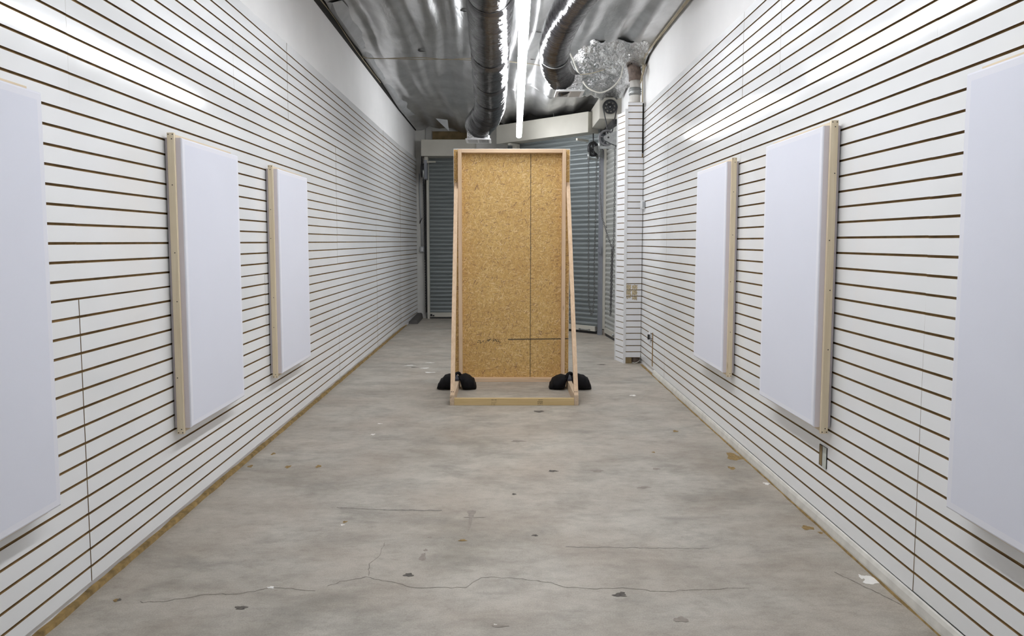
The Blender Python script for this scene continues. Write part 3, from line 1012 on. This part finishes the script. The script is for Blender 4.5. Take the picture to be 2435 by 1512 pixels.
bm = bmesh.new()
def ring2d(cx_, cz_, r, n): return [(cx_ + r * math.cos(2 * PI * k / n), cz_ + r * math.sin(2 * PI * k / n)) for k in range(n)]
# sprocket plate as rings: hub disc, web with eight holes approximated by spoked segments, toothed rim
def annulus(r0, r1, y0, y1, n=48):
    mb.lathe([(r0, y0), (r1, y0), (r1, y1), (r0, y1), (r0, y0)], (sx, sy, sz), 'Y', n)
annulus(.004, .047, -.008, .008)
annulus(.077, .094, -.008, .008)
for k in range(8):
    th0 = k * PI / 4 + .2 + PI / 8
    # web between two holes: narrow at mid radius, wide at both ends
    P = []
    for r, hw in ((.044, .026), (.052, .0155), (.062, .0095), (.072, .0165), (.079, .032)):
        P.append((r, hw))
    left = []; right = []
    for r, hw in P:
        c0 = Vector((math.cos(th0), math.sin(th0))); t0 = Vector((-c0.y, c0.x))
        left.append((sx + c0.x * r + t0.x * hw, sz + c0.y * r + t0.y * hw)); right.append((sx + c0.x * r - t0.x * hw, sz + c0.y * r - t0.y * hw))
    for a in range(len(P) - 1):
        mb.prism([left[a], left[a + 1], right[a + 1], right[a]], sy - .007, sy + .007)
for k in range(NT):
    th = 2 * PI * k / NT
    c0 = Vector((math.cos(th), math.sin(th))); t0 = Vector((-c0.y, c0.x))
    q = [(sx + c0.x * r + t0.x * h_, sz + c0.y * r + t0.y * h_) for r, h_ in ((.092, -.0055), (.103, -.003), (.103, .003), (.092, .0055))]
    mb.prism(q, sy - .006, sy + .006)
obj('sprocket', mb, 'dark_iron', h3)
mb = MB()
mb.lathe([(0, -.03), (.008, -.03), (.010, -.012), (.010, .03)], (sx, sy, sz), 'Y', 12)
obj('sprocket_bolt', mb, 'steel_grey', h3)
mb = MB()
loop = []
for k in range(13):
    th = PI * k / 12
    loop.append((sx + .102 * math.cos(th), sy, sz + .102 * math.sin(th)))
loop = [(cx + .075, cy + .01, cz + .07), (cx + .085, cy + .01, cz + .10)] + loop + [(cx + .012, cy + .01, cz + .13), (cx + .02, cy + .01, cz + .06)]
mb.tube(loop, .0085, 6)
obj('drive_chain', mb, 'dark_iron', h3)
mb = MB()
link_chain(mb, [(1.372, 11.14, 2.83), (1.380, 11.14, 2.6), (1.390, 11.14, 2.2), (1.42, 11.14, 1.85), (1.50, 11.15, 1.60), (1.575, 11.15, 1.40)])
link_chain(mb, [(1.598, 11.14, 2.83), (1.600, 11.14, 2.2), (1.598, 11.15, 1.6), (1.590, 11.15, 1.40)])
link_chain(mb, [(1.572, 11.15, 1.42), (1.563, 11.15, 1.0), (1.560, 11.15, .40)])
link_chain(mb, [(1.588, 11.14, 1.42), (1.580, 11.14, 1.0), (1.566, 11.14, .42)])
link_chain(mb, [(1.580, 11.16, 1.42), (1.572, 11.16, .9), (1.564, 11.16, .55)])
for k in range(5):
    link_chain(mb, [(1.57 + .008 * k, 11.13 + .006 * k, 1.43), (1.60 - .01 * k, 11.12, 1.37), (1.565 + .006 * k, 11.13, 1.31)])
obj('hand_chain', mb, 'chain_steel', h3)

h2 = thing('chain_hoist', (1.40, 11.95, 2.78), 'darker chain hoist wheel and bracket left of the pale shutter', 'chain hoist')
cx, cy, cz = 1.372, 11.93, 2.925
mb = MB()
R0 = .110; rows = []
t_ax = Vector((math.sin(.75), -math.cos(.75), 0))     # the wheel faces along the angled shutter
su = Vector((math.cos(.75), math.sin(.75), 0))
prof = [(R0, -.018), (R0 + .006, -.018), (R0 + .006, -.010), (R0 - .004, 0), (R0 + .006, .010), (R0 + .006, .018), (R0 - .024, .018), (R0 - .024, -.018), (R0, -.018)]
for r, o_ in prof:
    rows.append([Vector((cx, cy, cz)) + su * (r * math.cos(2 * PI * a / 30)) + Vector((0, 0, 1)) * (r * math.sin(2 * PI * a / 30)) + t_ax * o_ for a in range(30)])
mb.grid(rows, 0, True, True)
for k in range(4):
    th = k * PI / 2 + .3
    mb.bar((cx, cy, cz), tuple(Vector((cx, cy, cz)) + su * (.10 * math.cos(th)) + Vector((0, 0, .10 * math.sin(th)))), .012, .022, up=tuple(t_ax))
obj('hand_wheel', mb, 'dark_iron', h2)
def H(u, v, o_=0.0): return tuple(Vector((cx, cy, cz)) + su * u + Vector((0, 0, v)) + t_ax * o_)
mb = MB()
poly = [(.18, -.13), (.17, -.135), (-.02, -.03), (-.03, .0), (-.02, .03), (.18, .10)]
for o_ in (.035, -.045):
    mb.face([H(u, v, o_) for u, v in poly]); mb.face([H(u, v, o_ + .006) for u, v in reversed(poly)])
    for (u0, v0), (u1, v1) in zip(poly, poly[1:] + poly[:1]): mb.face([H(u0, v0, o_), H(u1, v1, o_), H(u1, v1, o_ + .006), H(u0, v0, o_ + .006)])
obj('bracket', mb, 'steel_grey', h2)
mb = MB()
mb.bar(H(-.09, -.15), H(.10, -.155), .03, .032)
mb.tube([H(-.105, -.165), H(-.105, -.055)], .016, 10); mb.tube([H(.085, -.175), H(.085, -.105)], .016, 10)
obj('chain_guide', mb, 'steel_grey', h2)
mb = MB(); mb.tube([H(.0, .05, .0), H(.0, .24, .0)], .010, 6)
obj('drive_chain', mb, 'dark_iron', h2)
mb = MB()
a = Vector(H(-.105, -.165)); b = Vector(H(.085, -.175))
pts = [a, a + Vector((.008, 0, -.8)), a + Vector((.015, 0, -1.7)), a + Vector((.02, 0, -2.2))]
pts += [Vector((a.x + .045, a.y, .42)), Vector((a.x + .065, a.y, .34)), Vector((a.x + .09, a.y + .02, .38)), Vector((a.x + .115, a.y + .04, .7))]
pts += [b + Vector((-.02, 0, -1.6)), b + Vector((-.005, 0, -.8)), b]
link_chain(mb, pts)
obj('hand_chain', mb, 'chain_steel', h2)

h1 = thing('chain_hoist', (-1.53, 14.5, 2.65), 'black chain hoist seen edge-on beside the far left shutter', 'chain hoist')
mb = MB(); mb.lathe([(0, -.03), (.13, -.03), (.135, -.015), (.12, 0), (.135, .015), (.13, .03), (0, .03)], (-1.545, 14.48, 2.83), 'X', 26)
obj('hand_wheel', mb, 'dark_iron', h1)
mb = MB(); mb.box(-1.515, -1.465, 14.40, 14.66, 2.67, 3.02)
obj('bracket', mb, 'post_grey', h1)
mb = MB(); mb.lathe([(0, 0), (.018, 0), (.020, .13), (.012, .15)], (-1.523, 14.34, 2.68), 'Z', 12)
obj('chain_guide', mb, 'steel_grey', h1)
mb = MB()
for k in range(5):
    link_chain(mb, [(-1.523 + .002 * k, 14.34 + .01 * k, 2.68 - .03 * k), (-1.515 + .007 * k, 14.36, 2.2 - .05 * k), (-1.512 + .007 * k, 14.38, 1.5 - .3 * k), (-1.508 + .004 * k, 14.40, 1.15 - .2 * k)], .032, .0045, .02)
link_chain(mb, [(-1.515, 14.36, 2.5), (-1.505, 14.40, 1.2), (-1.498, 14.42, .25)], .032, .0045, .02)
obj('hand_chain', mb, 'dark_iron', h1)
mb = MB(); mb.tube([(-1.565, 14.5, 2.9), (-1.565, 14.5, 3.25), (-1.56, 14.5, 3.36)], .012, 8)
obj('drive_chain', mb, 'dark_iron', h1)

# small electrics
t = thing('light_switch', (-1.60, 14.78, 1.34), 'small grey switch box on the pier by the far left shutter', 'switch')
mb = MB(); mb.box(-1.648, -1.555, 14.745, 14.80, 1.29, 1.40)
obj('box', mb, 'plastic_grey', t, bevel=.006)
mb = MB(); mb.box(-1.615, -1.588, 14.735, 14.745, 1.31, 1.38)
obj('toggle', mb, 'plastic_white', t)
mb = MB(); mb.tube([(-1.61, 14.78, 1.40), (-1.612, 14.775, 1.8), (-1.625, 14.77, 2.0), (-1.64, 14.78, 2.2), (-1.645, 14.78, 2.8)], .011, 8)
obj('conduit', mb, 'plastic_grey', t)
mb = MB()
mb.tube([(-1.60, 14.77, 1.95), (-1.63, 14.75, 1.88), (-1.645, 14.745, 1.84), (-1.635, 14.76, 1.9)], .007, 6)
obj('tape_wrap', mb, 'dark_iron', t)

t = thing('thermostat', (1.672, 9.16, 1.93), 'small grey control box on the right wall beside the column', 'control box')
mb = MB(); mb.box(1.632, 1.672, 9.10, 9.20, 1.885, 1.985)
obj('box', mb, 'plastic_white', t, bevel=.004)
mb = MB(); mb.box(1.640, 1.668, 9.095, 9.10, 1.90, 1.97)
obj('cover', mb, 'plastic_grey', t)

t = thing('wall_outlet', (XR, 8.68, .38), 'white wall outlet with a plugged-in adapter low on the right wall', 'outlet')
mb = MB(); mb.box(XR - .009, XR - .0032, 8.62, 8.72, .34, .46)
obj('cover_plate', mb, 'plastic_white', t, bevel=.002)
mb = MB(); mb.box(XR - .03, XR - .009, 8.645, 8.68, .375, .43)
obj('plug', mb, 'dark_iron', t)
mb = MB(); mb.tube([(XR - .02, 8.645, .40), (XR - .022, 8.60, .40), (XR - .010, 8.55, .395), (XR - .005, 8.53, .40)], .004, 6)
obj('cord', mb, 'dark_iron', t)

# ------------------------------------------------------------------ ducts and registers
def spline(pts, n):
    """Catmull-Rom through the points"""
    P = [Vector(p) for p in pts]; P = [P[0] * 2 - P[1]] + P + [P[-1] * 2 - P[-2]]
    out = []
    for k in range(1, len(P) - 2):
        for j in range(n):
            t = j / n
            a, b, c_, d = P[k - 1], P[k], P[k + 1], P[k + 2]
            out.append(0.5 * ((2 * b) + (c_ - a) * t + (2 * a - 5 * b + 4 * c_ - d) * t * t + (3 * b - a - 3 * c_ + d) * t ** 3))
    out.append(P[-2])
    return out
def duct_r(ties, seed, amp=.035):
    def f(L, th):
        q = 1.0
        for tpos in ties: q -= .085 * math.exp(-((L - tpos) / .05) ** 2)
        q += amp * noise.noise(Vector((L * 3.0, math.cos(th) * 1.2, math.sin(th) * 1.2 + seed)))
        q += .022 * noise.noise(Vector((L * 16.0, math.cos(th) * 1.6, math.sin(th) * 1.6 + seed * 2)))
        q += .012 * noise.noise(Vector((L * 36.0 + 2.2 * math.sin(th * 2 + L * 5), math.cos(th) * 1.8, math.sin(th) * 1.8 + seed * 2)))
        q += .006 * noise.noise(Vector((L * 75.0 - 3.0 * math.cos(th * 3), math.cos(th) * 3.5, math.sin(th) * 3.5 + seed)))
        return q
    return f

du = thing('air_duct', (-.15, 8.0, 3.3), 'long black plastic-wrapped air duct left of the strip light', 'duct', 'flexible air ducts')
pts = [(-.02, -1.6, 3.46), (-.05, 2.0, 3.46), (-.09, 4.6, 3.44), (-.115, 6.1, 3.40), (-.135, 7.2, 3.33), (-.155, 8.5, 3.235), (-.172, 9.2, 3.185), (-.19, 9.5, 3.14), (-.235, 9.70, 3.07), (-.29, 9.83, 3.025), (-.33, 9.99, 3.0)]
path = spline(pts, 60)
L = 0; ties = []
mb = MB()
tie_t = [7.55, 9.0, 9.9, 10.6, 11.2]
mb.tube(path, .19, 64, rfun=duct_r(tie_t, 2.0))
obj('duct_sleeve', mb, 'duct', du)
def tie_ring(parent, path, s_at, r, wd=.006, matn='dark_iron'):
    acc = 0
    for a, b in zip(path, path[1:]):
        l = (b - a).length
        if acc + l >= s_at:
            t_ = (b - a).normalized(); p_ = a + t_ * (s_at - acc)
            u = Vector((0, 0, 1)); u = (u - t_ * u.dot(t_)).normalized(); v_ = t_.cross(u)
            mb = MB(); mb.tube([p_ + u * (r * math.cos(k * PI / 16)) + v_ * (r * math.sin(k * PI / 16)) for k in range(33)], wd, 6, cap=False)
            obj('tie_band', mb, matn, parent); return
        acc += l
for s_ in tie_t[:4]: tie_ring(du, path, s_, .178, .004, 'duct')

du2 = thing('air_duct', (.5, 7.0, 3.2), 'shorter black plastic-wrapped air duct right of the strip light', 'duct', 'flexible air ducts')
pts = [(1.05, 3.2, 3.47), (.86, 4.6, 3.47), (.68, 5.7, 3.46), (.56, 6.35, 3.43), (.485, 6.68, 3.345), (.455, 6.98, 3.265), (.475, 7.32, 3.175), (.545, 7.55, 3.11), (.625, 7.66, 3.06), (.655, 7.68, 3.02)]
path2 = spline(pts, 36)
mb = MB(); mb.tube(path2, .143, 56, rfun=duct_r([4.05, 4.55], 7.0, .03))
obj('duct_sleeve', mb, 'duct', du2)
tie_ring(du2, path2, 4.05, .136, .005, 'steel_grey')

def register(loc, label, x0, x1, y0, y1, z, boxh, dark):
    t = thing('air_register', loc, label, 'vent', 'ceiling air registers')
    mb = MB()
    f = .028
    mb.box(x0, x1, y0, y0 + f, z, z + .014); mb.box(x0, x1, y1 - f, y1, z, z + .014)
    mb.box(x0, x0 + f, y0 + f, y1 - f, z, z + .014); mb.box(x1 - f, x1, y0 + f, y1 - f, z, z + .014)
    xm = (x0 + x1) / 2; mb.box(xm - .008, xm + .008, y0 + f, y1 - f, z, z + .012)
    obj('frame', mb, 'plastic_white', t)
    mb = MB()
    n = 15
    for s0, s1, fl in ((x0 + f, xm - .008, 1), (xm + .008, x1 - f, -1)):
        for k in range(n):
            xx = s0 + (s1 - s0) * (k + .5) / n
            mb.face([(xx - .0034 * fl, y0 + f, z + .001), (xx - .0034 * fl, y1 - f, z + .001), (xx + .003 * fl, y1 - f, z + .008), (xx + .003 * fl, y0 + f, z + .008)])
    obj('louvre', mb, 'plastic_white', t)
    mb = MB(); mb.box(x0 + f, x1 - f, y0 + f, y1 - f, z + .016, z + .02)
    obj('damper', mb, 'dark_gap', t)
    mb = MB(); mb.box(x0 + .02, x1 - .02, y0 + .02, y1 - .02, z + .0145, z + boxh)
    obj('boot', mb, dark, t)
    return t
register((.65, 7.67, 2.95), 'white louvred air register under the shorter right duct', .500, .775, 7.50, 7.83, 2.95, .16, 'foil_crumpled')
register((-.34, 10.1, 2.83), 'white louvred air register under the long left duct', -.505, -.180, 9.86, 10.25, 2.80, .24, 'foil_crumpled')

# ------------------------------------------------------------------ strip lights
LZ = 3.165
def strip(y0, y1, x0, x1, label):
    yc, xc = (y0 + y1) / 2, (x0 + x1) / 2
    t = thing('strip_light', (xc, yc, LZ), label, 'light', 'ceiling strip lights')
    mb = MB(); W = .042
    n = 16; rows = []
    steps = [0, .004, .012, .024, .042] ; L = y1 - y0
    ys = [(s_, W * math.sqrt(max(0.0, 1 - (1 - s_ / .042) ** 2)) ) for s_ in steps]
    st = [(y0 + s_, max(r, .004)) for s_, r in ys] + [(y1 - s_, max(r, .004)) for s_, r in reversed(ys)]
    for y, r in st:
        x = x0 + (x1 - x0) * (y - y0) / L
        rows.append([(x + r * math.cos(PI * (.60 + 1.80 * a / n)), y, LZ + .026 + .025 * (r / W) * math.sin(PI * (.60 + 1.80 * a / n))) for a in range(n + 1)])
    mb.grid(rows, 0, True)
    obj('diffuser', mb, 'lamp', t)
    mb = MB()
    a = (x0 + (x1 - x0) * .02, y0 + .05, LZ + .048); b = (x1 - (x1 - x0) * .02, y1 - .05, LZ + .048)
    mb.bar(a, b, .050, .020)
    obj('housing', mb, 'plastic_white', t)
    for f_ in (.2, .8):
        y = y0 + L * f_; x = x0 + (x1 - x0) * f_
        mb = MB(); mb.tube([(x, y, LZ + .055), (x, y, zc(x, y) + .16)], .0016, 6)
        obj('hanger_wire', mb, 'steel_grey', t)
def lx(y): return .140 + (y - 5.4) * .0128
ends = [12.50, 9.80, 7.12, 4.44, 1.20]  # last strip is out of view, lengthened to brighten the near floor
labs = ['strip light nearest the back shutters, last of the glowing row', 'second glowing strip light from the back of the row', 'third glowing strip light from the back of the row',
        'unseen fourth glowing strip light of the row, lengthened to brighten the near floor']
for k in range(4):
    a, b = ends[k + 1] + .012, ends[k]
    strip(a, b, lx(a), lx(b), labs[k])

# ------------------------------------------------------------------ wires overhead
mb = MB()
pts = [(-1.70, 9.25, 3.70), (-1.55, 9.19, 3.655), (-1.0, 9.2, 3.67), (-.7, 9.17, 3.64), (-.36, 9.16, 3.65), (.1, 9.3, 3.64), (.42, 9.42, 3.63), (.8, 9.55, 3.56), (1.05, 9.6, 3.57), (1.35, 9.45, 3.62), (1.62, 9.35, 3.62)]
mb.tube(spline(pts, 6), .0045, 6)
pts2 = [(p[0], p[1] + .035, p[2] + (.012 if k % 2 else -.014)) for k, p in enumerate(pts[:6])]
mb.tube(spline(pts2, 6), .004, 6)
tag(obj('twine_line', mb, 'twine'), 'thin tan twine strung across the foil ceiling from wall to wall', 'cord')
mb = MB()
mb.tube(spline([(.56, 8.45, 3.80), (.731, 8.6, 3.559), (.80, 8.6, 3.40), (.887, 8.6, 3.24), (.975, 8.6, 3.17), (1.075, 8.6, 3.148), (1.19, 8.6, 3.20), (1.284, 8.6, 3.308), (1.32, 8.65, 3.45)], 8), .008, 8)
tag(obj('drooping_cable', mb, 'wire_white'), 'white cable drooping in a loop beside the right duct', 'cable')
mb = MB()
for k in range(4):
    mb.tube(spline([(1.645 - .004 * k, 4.0, 3.66 + .006 * k), (1.64, 6.0, 3.655 - .008 * k), (1.635 + .006 * k, 8.0, 3.66), (1.625 + .01 * k, 9.0, 3.63 + .01 * k), (1.645, 9.25, 3.55 - .02 * k), (1.655, 9.3, 3.45), (1.66 - .003 * k, 9.28, 3.1 - .1 * k)], 8), .006, 6)
for k in range(4):
    c0 = Vector((1.635, 9.12 + .02 * k, 3.50 - .012 * k)); r = .055 + .006 * k
    mb.tube([c0 + Vector((.025 * math.sin(a * PI / 10), r * .5 * math.cos(a * PI / 10), r * math.sin(a * PI / 10) * 1.3)) for a in range(21)], .006, 6)
tag(obj('cable_bundle', mb, 'twine'), 'coiled bundle of old cables in the right ceiling corner above the column', 'cable')
mb = MB()
for k in range(3):
    mb.tube(spline([(xl(y_) - .012 + .005 * k, y_, zc(XL, y_) - .035 - .014 * math.sin(y_ * 2 + k)) for y_ in (7.0, 8.0, 8.7, 9.1, 9.4, 10.2, 11.0)], 6), .0045, 6)
tag(obj('corner_wires', mb, 'twine'), 'loose tan wires along the top of the left wall at the ceiling', 'cable')
mb = MB()
link_chain(mb, [(1.02, 13.15, 3.62), (1.02, 13.15, 3.36)], .03, .003, .012)
mb2 = MB(); link_chain(mb2, [(.80, 12.62, 3.56), (.80, 12.62, 3.17)], .026, .0026, .010)
mb2.tube([(.80, 12.62, 3.75), (.80, 12.62, 3.54)], .003, 5)
tag(obj('pull_chain', mb2, 'chain_steel'), 'thin pull chain hanging from the ceiling before the angled shutter hood', 'chain')

# ------------------------------------------------------------------ stretched canvas panels
PW, PH = .83, 1.524
def panel(side, y0, z0, label, seed):
    sgn = 1 if side == 'L' else -1
    wallx = XL if side == 'L' else XR
    back, front = wallx + sgn * .004, wallx + sgn * .092
    y1, z1 = y0 + PW, z0 + PH
    t = thing('canvas_panel', (wallx, (y0 + y1) / 2, z0), label, 'canvas panel', 'stretched canvas panels on the side walls')
    mb = MB(); b = .030; bow = .0035
    X0, X1 = min(back, front), max(back, front)
    # rounded-edge block: back, four sides, border ring and a very slightly sunken face
    r = .008
    ring0 = [(back, y0, z0), (back, y1, z0), (back, y1, z1), (back, y0, z1)]
    ring1 = [(front - sgn * r, y0, z0), (front - sgn * r, y1, z0), (front - sgn * r, y1, z1), (front - sgn * r, y0, z1)]
    ring1b = [(front - sgn * r * .3, y0 + r * .3, z0 + r * .3), (front - sgn * r * .3, y1 - r * .3, z0 + r * .3), (front - sgn * r * .3, y1 - r * .3, z1 - r * .3), (front - sgn * r * .3, y0 + r * .3, z1 - r * .3)]
    ring2 = [(front, y0 + r, z0 + r), (front, y1 - r, z0 + r), (front, y1 - r, z1 - r), (front, y0 + r, z1 - r)]
    ring3 = [(front - sgn * .0004, y0 + b, z0 + b), (front - sgn * .0004, y1 - b, z0 + b), (front - sgn * .0004, y1 - b, z1 - b), (front - sgn * .0004, y0 + b, z1 - b)]
    mb.face(ring0, 0)
    for A_, B_, mi in ((ring0, ring1, 2), (ring1, ring1b, 1), (ring1b, ring2, 1), (ring2, ring3, 1)):
        for k in range(4):
            k2 = (k + 1) % 4
            mb.face([A_[k], A_[k2], B_[k2], B_[k]], mi)
    mb.face(ring3, 0)
    obj('canvas', mb, ['canvas', 'canvas_edge', 'canvas_side'], t)
    # wooden battens round the edge
    xm = wallx + sgn * .040; hw = .018; th = .018
    for (ya, yb, nm) in ((y0 - th, y0, 'near'),):
        mb = MB(); mb.box(xm - hw, xm + hw, ya, yb, z0 - .030, z1 + .024)
        bt = obj('batten', mb, 'pine', t, bevel=.0012)
        rnd = random.Random(seed)
        def screw(dx, z):
            sm = MB(); sm.lathe([(0, -.0008), (.0030, -.0008), (.0030, .001)], (xm + dx, ya, z), 'Y', 10)
            obj('screw', sm, 'screw', bt)
        for zz in (z1 + .015, z0 - .022):
            screw(-.011, zz); screw(.011, zz)
        screw(rnd.uniform(-.003, .006), z1 - .008); screw(rnd.uniform(-.003, .006), z0 - .004)
        for f_ in (.22, .42, .63, .83): screw(rnd.uniform(-.008, .008), z0 + PH * (f_ + rnd.uniform(-.05, .05)))
    mb = MB(); mb.box(xm - hw, xm + hw, y0 + .001, y1 - .032, z1, z1 + .016)
    obj('batten', mb, 'pine_y', t)
    mb = MB(); mb.box(xm - hw, xm + hw, y0 + .001, y1 - .032, z0 - th, z0)
    obj('batten', mb, 'pine_y', t)

panel('L', 1.955, .507, 'white canvas panel on the left wall nearest the viewer, cut off by the frame edge', 1)
panel('L', 3.975, .507, 'white canvas panel in the middle of the left wall, larger pine batten edge in view', 2)
panel('L', 5.640, .507, 'white canvas panel farthest along the left wall, beside the grey floor', 3)
panel('R', 1.825, .545, 'white canvas panel on the right wall nearest the viewer, cut off by the frame edge', 4)
panel('R', 3.830, .547, 'white canvas panel in the middle of the right wall, above the small cut-out', 5)
panel('R', 5.475, .543, 'white canvas panel farthest along the right wall, nearest the column', 6)

# ------------------------------------------------------------------ free-standing OSB board on its frame
st = thing('display_board', (.07, 7.6, 0), 'free-standing tall particle board on a braced timber frame', 'board')
OX0, OX1 = -.538, .686
mb = MB(); mb.box(OX0, OX1, 8.10, 8.112, .022, 2.462)
obj('board', mb, 'osb', st)
mb = MB(); mb.box(OX0 - .003, OX1 + .003, 8.1125, 8.128, .018, 2.470)
mb.box(OX0 - .003, OX0, 8.098, 8.1125, .018, 2.470); mb.box(OX1, OX1 + .003, 8.098, 8.1125, .018, 2.470); mb.box(OX0, OX1, 8.096, 8.1125, 2.462, 2.470)
obj('white_facing', mb, 'plastic_white', st, label='white painted face and edge')
ST = .038
for xa in (-.490, .603):
    mb = MB(); mb.box(xa, xa + ST, 8.012, 8.10, .039, 2.458)
    obj('stud', mb, 'fir', st, bevel=.0015)
mb = MB(); mb.box(-.451, .602, 8.012, 8.10, 2.420, 2.457)
obj('top_rail', mb, 'fir_x', st, bevel=.0015)
mb = MB(); mb.box(-.538, .686, 8.012, 8.10, 0, .038)
obj('bottom_rail', mb, 'fir_x', st, bevel=.0015)
BF, BB = 6.85, 8.011
for x0 in (-.503, .637):
    mb = MB(); mb.box(x0, x0 + .039, BF, BB, 0, .0925)
    obj('side_rail', mb, 'fir_y', st, bevel=.0015)
mb = MB(); mb.box(-.463, .636, BF + .001, BF + .039, 0, .064)
fr = obj('front_rail', mb, 'spruce_x', st, bevel=.0015, label='yellowish rail with dark grade stamps')
# grade stamps printed on the front rail
def stamp(x0, rows_, seed):
    mb = MB(); r = random.Random(seed)
    for z0, z1, dens in rows_:
        x = x0
        while x < x0 + .047:
            wd = r.uniform(.0012, .004)
            if r.random() < dens:
                zz0 = z0 + r.uniform(0, .25) * (z1 - z0); zz1 = z1 - r.uniform(0, .25) * (z1 - z0)
                mb.face([(x, BF + .0004, zz0), (x + wd, BF + .0004, zz0), (x + wd, BF + .0004, zz1), (x, BF + .0004, zz1)])
            x += wd + r.uniform(.0003, .0016)
    obj('grade_stamp', mb, 'ink', fr)
stamp(-.122, [(.048, .054, .85), (.030, .034, .8), (.024, .0265, .7), (.012, .016, .6), (.004, .008, .6)], 1)
stamp(.300, [(.048, .054, .8), (.028, .037, .97), (.014, .021, .85), (.001, .005, .8)], 2)
# diagonal braces: foot on the side rail, head against the stud
for (xb, xt) in ((-.479, -.511), (.655, .666)):
    mb = MB()
    a = Vector((xb, BF + .022, .094)); b = Vector((xt, 8.035, 2.045))
    d = b - a; hw = .0195; dp = .044
    c = []
    # foot cut level on the rail, head cut plumb
    mb.hexa([(xb - hw, BF + .001, .0935), (xb + hw, BF + .001, .0935), (xb + hw, BF + .052, .0935), (xb - hw, BF + .052, .0935),
             (xt - hw, 8.010, 2.045), (xt + hw, 8.010, 2.045), (xt + hw, 8.085, 2.12), (xt - hw, 8.085, 2.12)])
    br = obj('brace', mb, 'fir', st, bevel=.0012)
    for dx in (-.010, .006):
        sm = MB(); sm.box(xb + dx - .0028, xb + dx + .0028, BF + .0155, BF + .019, .118, .128)
        obj('screw', sm, 'screw', br)

# ------------------------------------------------------------------ sandbags straddling the side rails
def sandbag(cxr, yc, wl_, wr_, label, flip):
    t = thing('sandbag', (cxr, yc, 0), label, 'sandbag', 'black sandbags on the board frame')
    mb = MB()
    # spine from left tip over the rail to the right tip: (x, height of the top, half depth)
    S_ = [(-wl_, .018, .045), (-wl_ + .012, .060, .080), (-wl_ + .040, .105, .110), (-wl_ + .085, .133, .125), (-.080, .146, .120), (-.032, .140, .085), (0.0, .130, .055),
          (.032, .142, .085), (.080, .148, .120), (wr_ - .075, .136, .125), (wr_ - .030, .108, .105), (wr_ - .008, .058, .080), (wr_, .020, .050)]
    if flip: pass
    P = []
    for k in range(len(S_) - 1):
        for j in range(4):
            f_ = j / 4; s_ = f_ * f_ * (3 - 2 * f_)
            P.append(tuple(S_[k][i] + (S_[k + 1][i] - S_[k][i]) * (f_ if i == 0 else s_) for i in range(3)))
    P.append(S_[-1])
    rows = []; n = 24
    for (x, h, dpt) in P:
        bot = 0.004 if abs(x) > .05 else .004 + (.0955 - .004) * (1 - (max(0, abs(x) - .026) / .024))
        if abs(x) <= .026: bot = .0955
        row = []
        for a in range(n):
            th = 2 * PI * a / n
            cy_ = math.cos(th); sz_ = math.sin(th)
            yy = dpt * (abs(cy_) ** .75) * (1 if cy_ > 0 else -1)
            zm = (h + bot) / 2
            zz = zm + (h - bot) / 2 * (abs(sz_) ** (.8 if sz_ > 0 else .45)) * (1 if sz_ > 0 else -1)
            wv = .007 * noise.noise(Vector((x * 22, yy * 18, zz * 20 + cxr)))
            wv += .010 * noise.noise(Vector((x * 9 + 3, yy * 7, zz * 9 + cxr)))
            row.append((cxr + x, yc + yy * (1 + wv * 6), max(.002, zz + (wv if zz > .03 else 0))))
        rows.append(row)
    mb.grid(rows, 0, True, True)
    mb.face(rows[0]); mb.face(list(reversed(rows[-1])))
    obj('bag', mb, 'black_bag', t)
    # gathered neck and stitched strap in the middle
    mb = MB()
    mb.tube([(cxr - .035, yc - .055, .115), (cxr - .028, yc - .065, .138), (cxr - .012, yc - .055, .160), (cxr + .005, yc - .035, .166), (cxr + .02, yc - .02, .158), (cxr + .035, yc - .01, .14)], [.012, .020, .016, .014, .017, .012], 10)
    obj('handle', mb, 'black_bag', t)
    mb = MB()
    w_ = .020; P_ = [(-.088, .097), (-.086, .115), (-.076, .135), (-.060, .152)]
    rows = [[(cxr - w_ * q, yc + y, z) for q in (-1.0, 1.0)] for (y, z), qq in zip(P_, (1, .9, .6, .3))]
    rows = [[(cxr - w_ * qq, yc + y - .012, z), (cxr + w_ * qq, yc + y - .012, z), (cxr + w_ * qq, yc + y, z), (cxr - w_ * qq, yc + y, z)] for (y, z), qq in zip(P_, (1.1, 1.0, .6, .35))]
    mb.grid(rows, 0, False, True); mb.face(rows[0]); mb.face(rows[-1])
    obj('strap', mb, 'bag_strap', t)
sandbag(-.484, 7.66, .205, .195, 'black sandbag straddling the left rail of the board frame', False)
sandbag(.656, 7.66, .205, .225, 'black sandbag straddling the right rail of the board frame', True)
